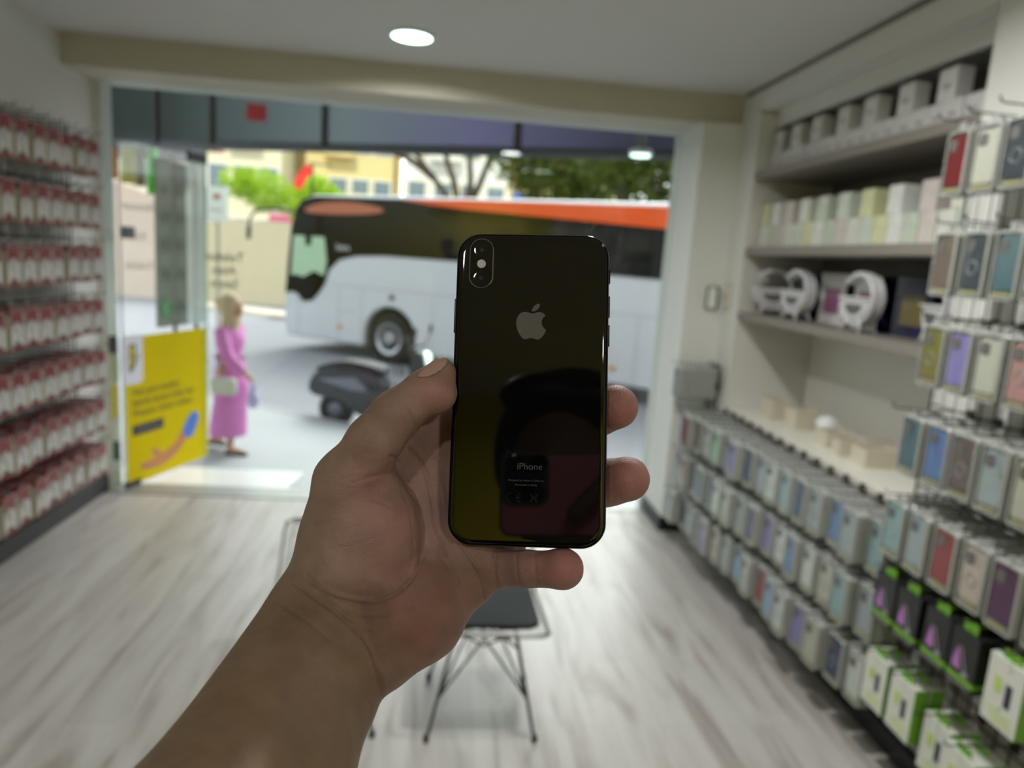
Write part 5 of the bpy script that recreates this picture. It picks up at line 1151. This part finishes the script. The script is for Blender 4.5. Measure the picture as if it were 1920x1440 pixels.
for sx in (-1, 1): world_child(MB().lathe((HD[0]+sx*.032, HD[1]+.086, HD[2]-.002), [(.003, .004), (.009, .002), (.012, -.006)], 12, 'y').build('eye', mat('eye_dark', (30, 24, 20), .1), per), per)
for x in (.13, -.07): world_child(sdf_obj('shoe', [ell((x, -.33, .04), (.05, .14, .04), .01), ell((x, -.40, .06), (.045, .06, .055), .02)], (x-.07, -.50, 0), (x+.07, -.16, .13), .008, m_sc2), per)
# the phone that takes the picture, its lens right behind the camera position
Mp = Matrix([list(r) for r in MC]).to_4x4(); Mp.translation = CAM
t2 = bpy.data.objects.new('smartphone', None); COL.objects.link(t2); t2.matrix_world = Mp; tag(t2, 'pink smartphone taking the picture, seen mirrored in the black phone back', 'smartphone')
m_pink = mat('phone_pink', (214, 130, 138), .35, var=.02); m_pkf = mat('case_edge_grey', (96, 98, 104), .3, var=.04)
def shift(loop, dx, dy): return [(p[0]+dx, p[1]+dy, p[2]) for p in loop]
cxp, cyp = .038, -.0275
loft([shift(rloop(.1467, .0750, .011, z), cxp, cyp) for z in (.0125, .0032)]).build('case_edge', m_pkf, t2, bevel=.001)
loft([shift(rloop(.1420, .0700, .009, z), cxp, cyp) for z in (.0040, .0029)]).build('pink_back', m_pink, t2)
mo = loft([shift(rloop(.0445, .0500, .011, z), -.0125, -.0135) for z in (.0030, .0022)]).build('camera_plate', mat('camera_plate_grey', (92, 98, 98), .3, var=.02), t2, bevel=.0006)
loft([shift(rloop(.0375, .0420, .009, z), -.0125, -.0140) for z in (.0023, .0019)]).build('camera_plate_inner', mat('camera_plate_dark', (54, 56, 56), .2), mo)
for x, y in ((0, 0), (-.0215, 0), (-.0110, -.0215)): MB().lathe((x, y, 0), [(.0078, .0022), (.0078, .0012), (.0066, .0010), (.0060, .0016)], 28).build('lens', mat('lens_black', (3, 3, 4), .04), mo)
MB().lathe((.0045, -.0200, 0), [(.0030, .0020), (.0030, .0016)], 20).build('flash', m_lens, mo)

# ------------------------------------------------------------------ woman walking past
wl = Vector((-1.98, 6.80, -.2)); tw = bpy.data.objects.new('person', None); COL.objects.link(tw); tw.location = wl; tw.rotation_euler = (0, 0, -.25)
tag(tw, 'woman in a long pink dress and beige head scarf walking past, carrying a lilac bag', 'person')
m_skin2 = mat('skin_far', (190, 140, 112), .55); m_pinkd = mat('dress_pink', (218, 128, 196), .75, var=.12, scale=14); m_scarf = mat('scarf_beige', (206, 182, 146), .8, var=.08, scale=14)
sdf_obj('body', [ell((.045, 0, 1.375), (.078, .062, .098), .01), ell((.118, 0, 1.365), (.014, .010, .014), .008), cap((.0, 0, 1.18), (.02, 0, 1.32), .045, .042, .01), ell((0, 0, 1.06), (.10, .15, .17), .03), ell((0, 0, .80), (.10, .14, .15), .03),
                 cap((0, -.07, .75), (.06, -.07, .42), .075, .055, .02), cap((.06, -.07, .42), (.04, -.07, .08), .050, .030, .01), cap((0, .07, .75), (-.06, .07, .42), .075, .055, .02), cap((-.06, .07, .42), (-.20, .07, .12), .052, .032, .01),
                 ell((.09, -.07, .035), (.105, .035, .03), .01), ell((-.19, .07, .075), (.09, .034, .03), .01),
                 cap((0, -.15, 1.16), (.10, -.20, .95), .042, .034, .01), cap((.10, -.20, .95), (.27, -.19, .80), .033, .024, .01), ell((.305, -.19, .775), (.034, .018, .024), .006), cap((.32, -.185, .76), (.335, -.18, .735), .009, .008, .003), cap((.325, -.205, .765), (.35, -.205, .745), .008, .007, .003), cap((.31, -.17, .765), (.325, -.155, .745), .009, .008, .003),
                 cap((0, .15, 1.16), (-.10, .19, .95), .042, .034, .01), cap((-.10, .19, .95), (-.06, .21, .72), .033, .024, .01), ell((-.05, .21, .68), (.022, .016, .035), .006), cap((-.04, .21, .66), (-.03, .21, .61), .009, .008, .003)],
        (-.36, -.30, -.005), (.42, .30, 1.5), .011, m_skin2, tw)
sdf_obj('dress', [ell((0, 0, 1.08), (.118, .168, .16), .03), cap((0, 0, 1.16), (.01, 0, 1.22), .075, .05, .02), cap((0, 0, .92), (0, 0, .70), .115, .150, .04), ell((.01, 0, .64), (.14, .16, .20), .05), cap((.01, 0, .62), (-.02, 0, .20), .14, .172, .04),
                  cap((0, -.15, 1.16), (.10, -.20, .95), .060, .058, .01), cap((.10, -.20, .95), (.22, -.195, .845), .058, .050, .01), cap((0, .15, 1.16), (-.10, .19, .95), .060, .058, .01), cap((-.10, .19, .95), (-.07, .21, .78), .058, .052, .01)], (-.30, -.32, .175), (.34, .32, 1.32), .012, m_pinkd, tw, 2)
sdf_obj('head_scarf', [ell((.0, 0, 1.40), (.105, .092, .118), .01), ell((-.09, 0, 1.42), (.06, .06, .06), .03), cap((.005, 0, 1.20), (.0, 0, 1.30), .090, .075, .03), ell((.06, 0, 1.27), (.06, .07, .05), .02)], (-.22, -.14, 1.10), (.085, .14, 1.55), .009, m_scarf, tw, 2)
MB().tube([(.125*math.cos(a), .13*math.sin(a), .925) for a in np.linspace(0, 2*PI, 24)[:-1]], .016, 8, closed=True).build('belt', mat('belt_brown', (110, 84, 84), .6), tw, smooth=True)
for x, y, z in ((.10, -.07, .0), (-.19, .07, .03)): MB().prism([(x-.10, y-.04, z), (x+.115, y-.03, z), (x+.115, y+.03, z), (x-.10, y+.04, z)], (0, 0, .03)).build('shoe', mat('shoe_dark', (50, 54, 56), .6), tw, bevel=.01)
for sy in (-.024, .024): MB().lathe((.108, sy, 1.39), [(.003, .006), (.008, .002), (.008, -.006)], 8, 'x').build('eye', mat('eye_dark', (30, 24, 20), .1), tw)
def at_w(x, y, z): c, s = math.cos(-.25), math.sin(-.25); return (wl.x + x*c - y*s, wl.y + x*s + y*c, wl.z + z)
t = thing('shoulder_bag', 'pale cream bag worn across the pink dress at the hip', 'bag', at_w(.06, -.19, .60), -.25)
MB().prism([(p[0], -.04, p[1] + .08) for p in rrect(.24, .16, .04)], (0, .06, 0)).build('bag_body', mat('bag_cream', (206, 204, 190), .6), t, bevel=.015)
MB().tube([(-.09, .0, .14), (-.10, .12, .40), (-.07, .17, .62)], .008, 6).build('strap', mat('bag_cream', (206, 204, 190), .6), t)
t = thing('carrier_bag', 'pale lilac plastic bag hanging from the walking woman\'s hand', 'bag', at_w(.335, -.19, .52), -.25)
o = sdf_obj('bag_body', [ell((0, 0, .05), (.055, .035, .075), .02), cap((0, 0, .10), (0, 0, .19), .035, .010, .02)], (-.09, -.07, -.05), (.09, .07, .24), .007, mat('bag_lilac', (190, 180, 228), .4, var=.1), t)
MB().tube([(-.02, 0, .15), (-.012, 0, .22), (0, 0, .235), (.012, 0, .22), (.02, 0, .15)], .004, 6).build('handles', mat('bag_lilac', (190, 180, 228), .4), t)
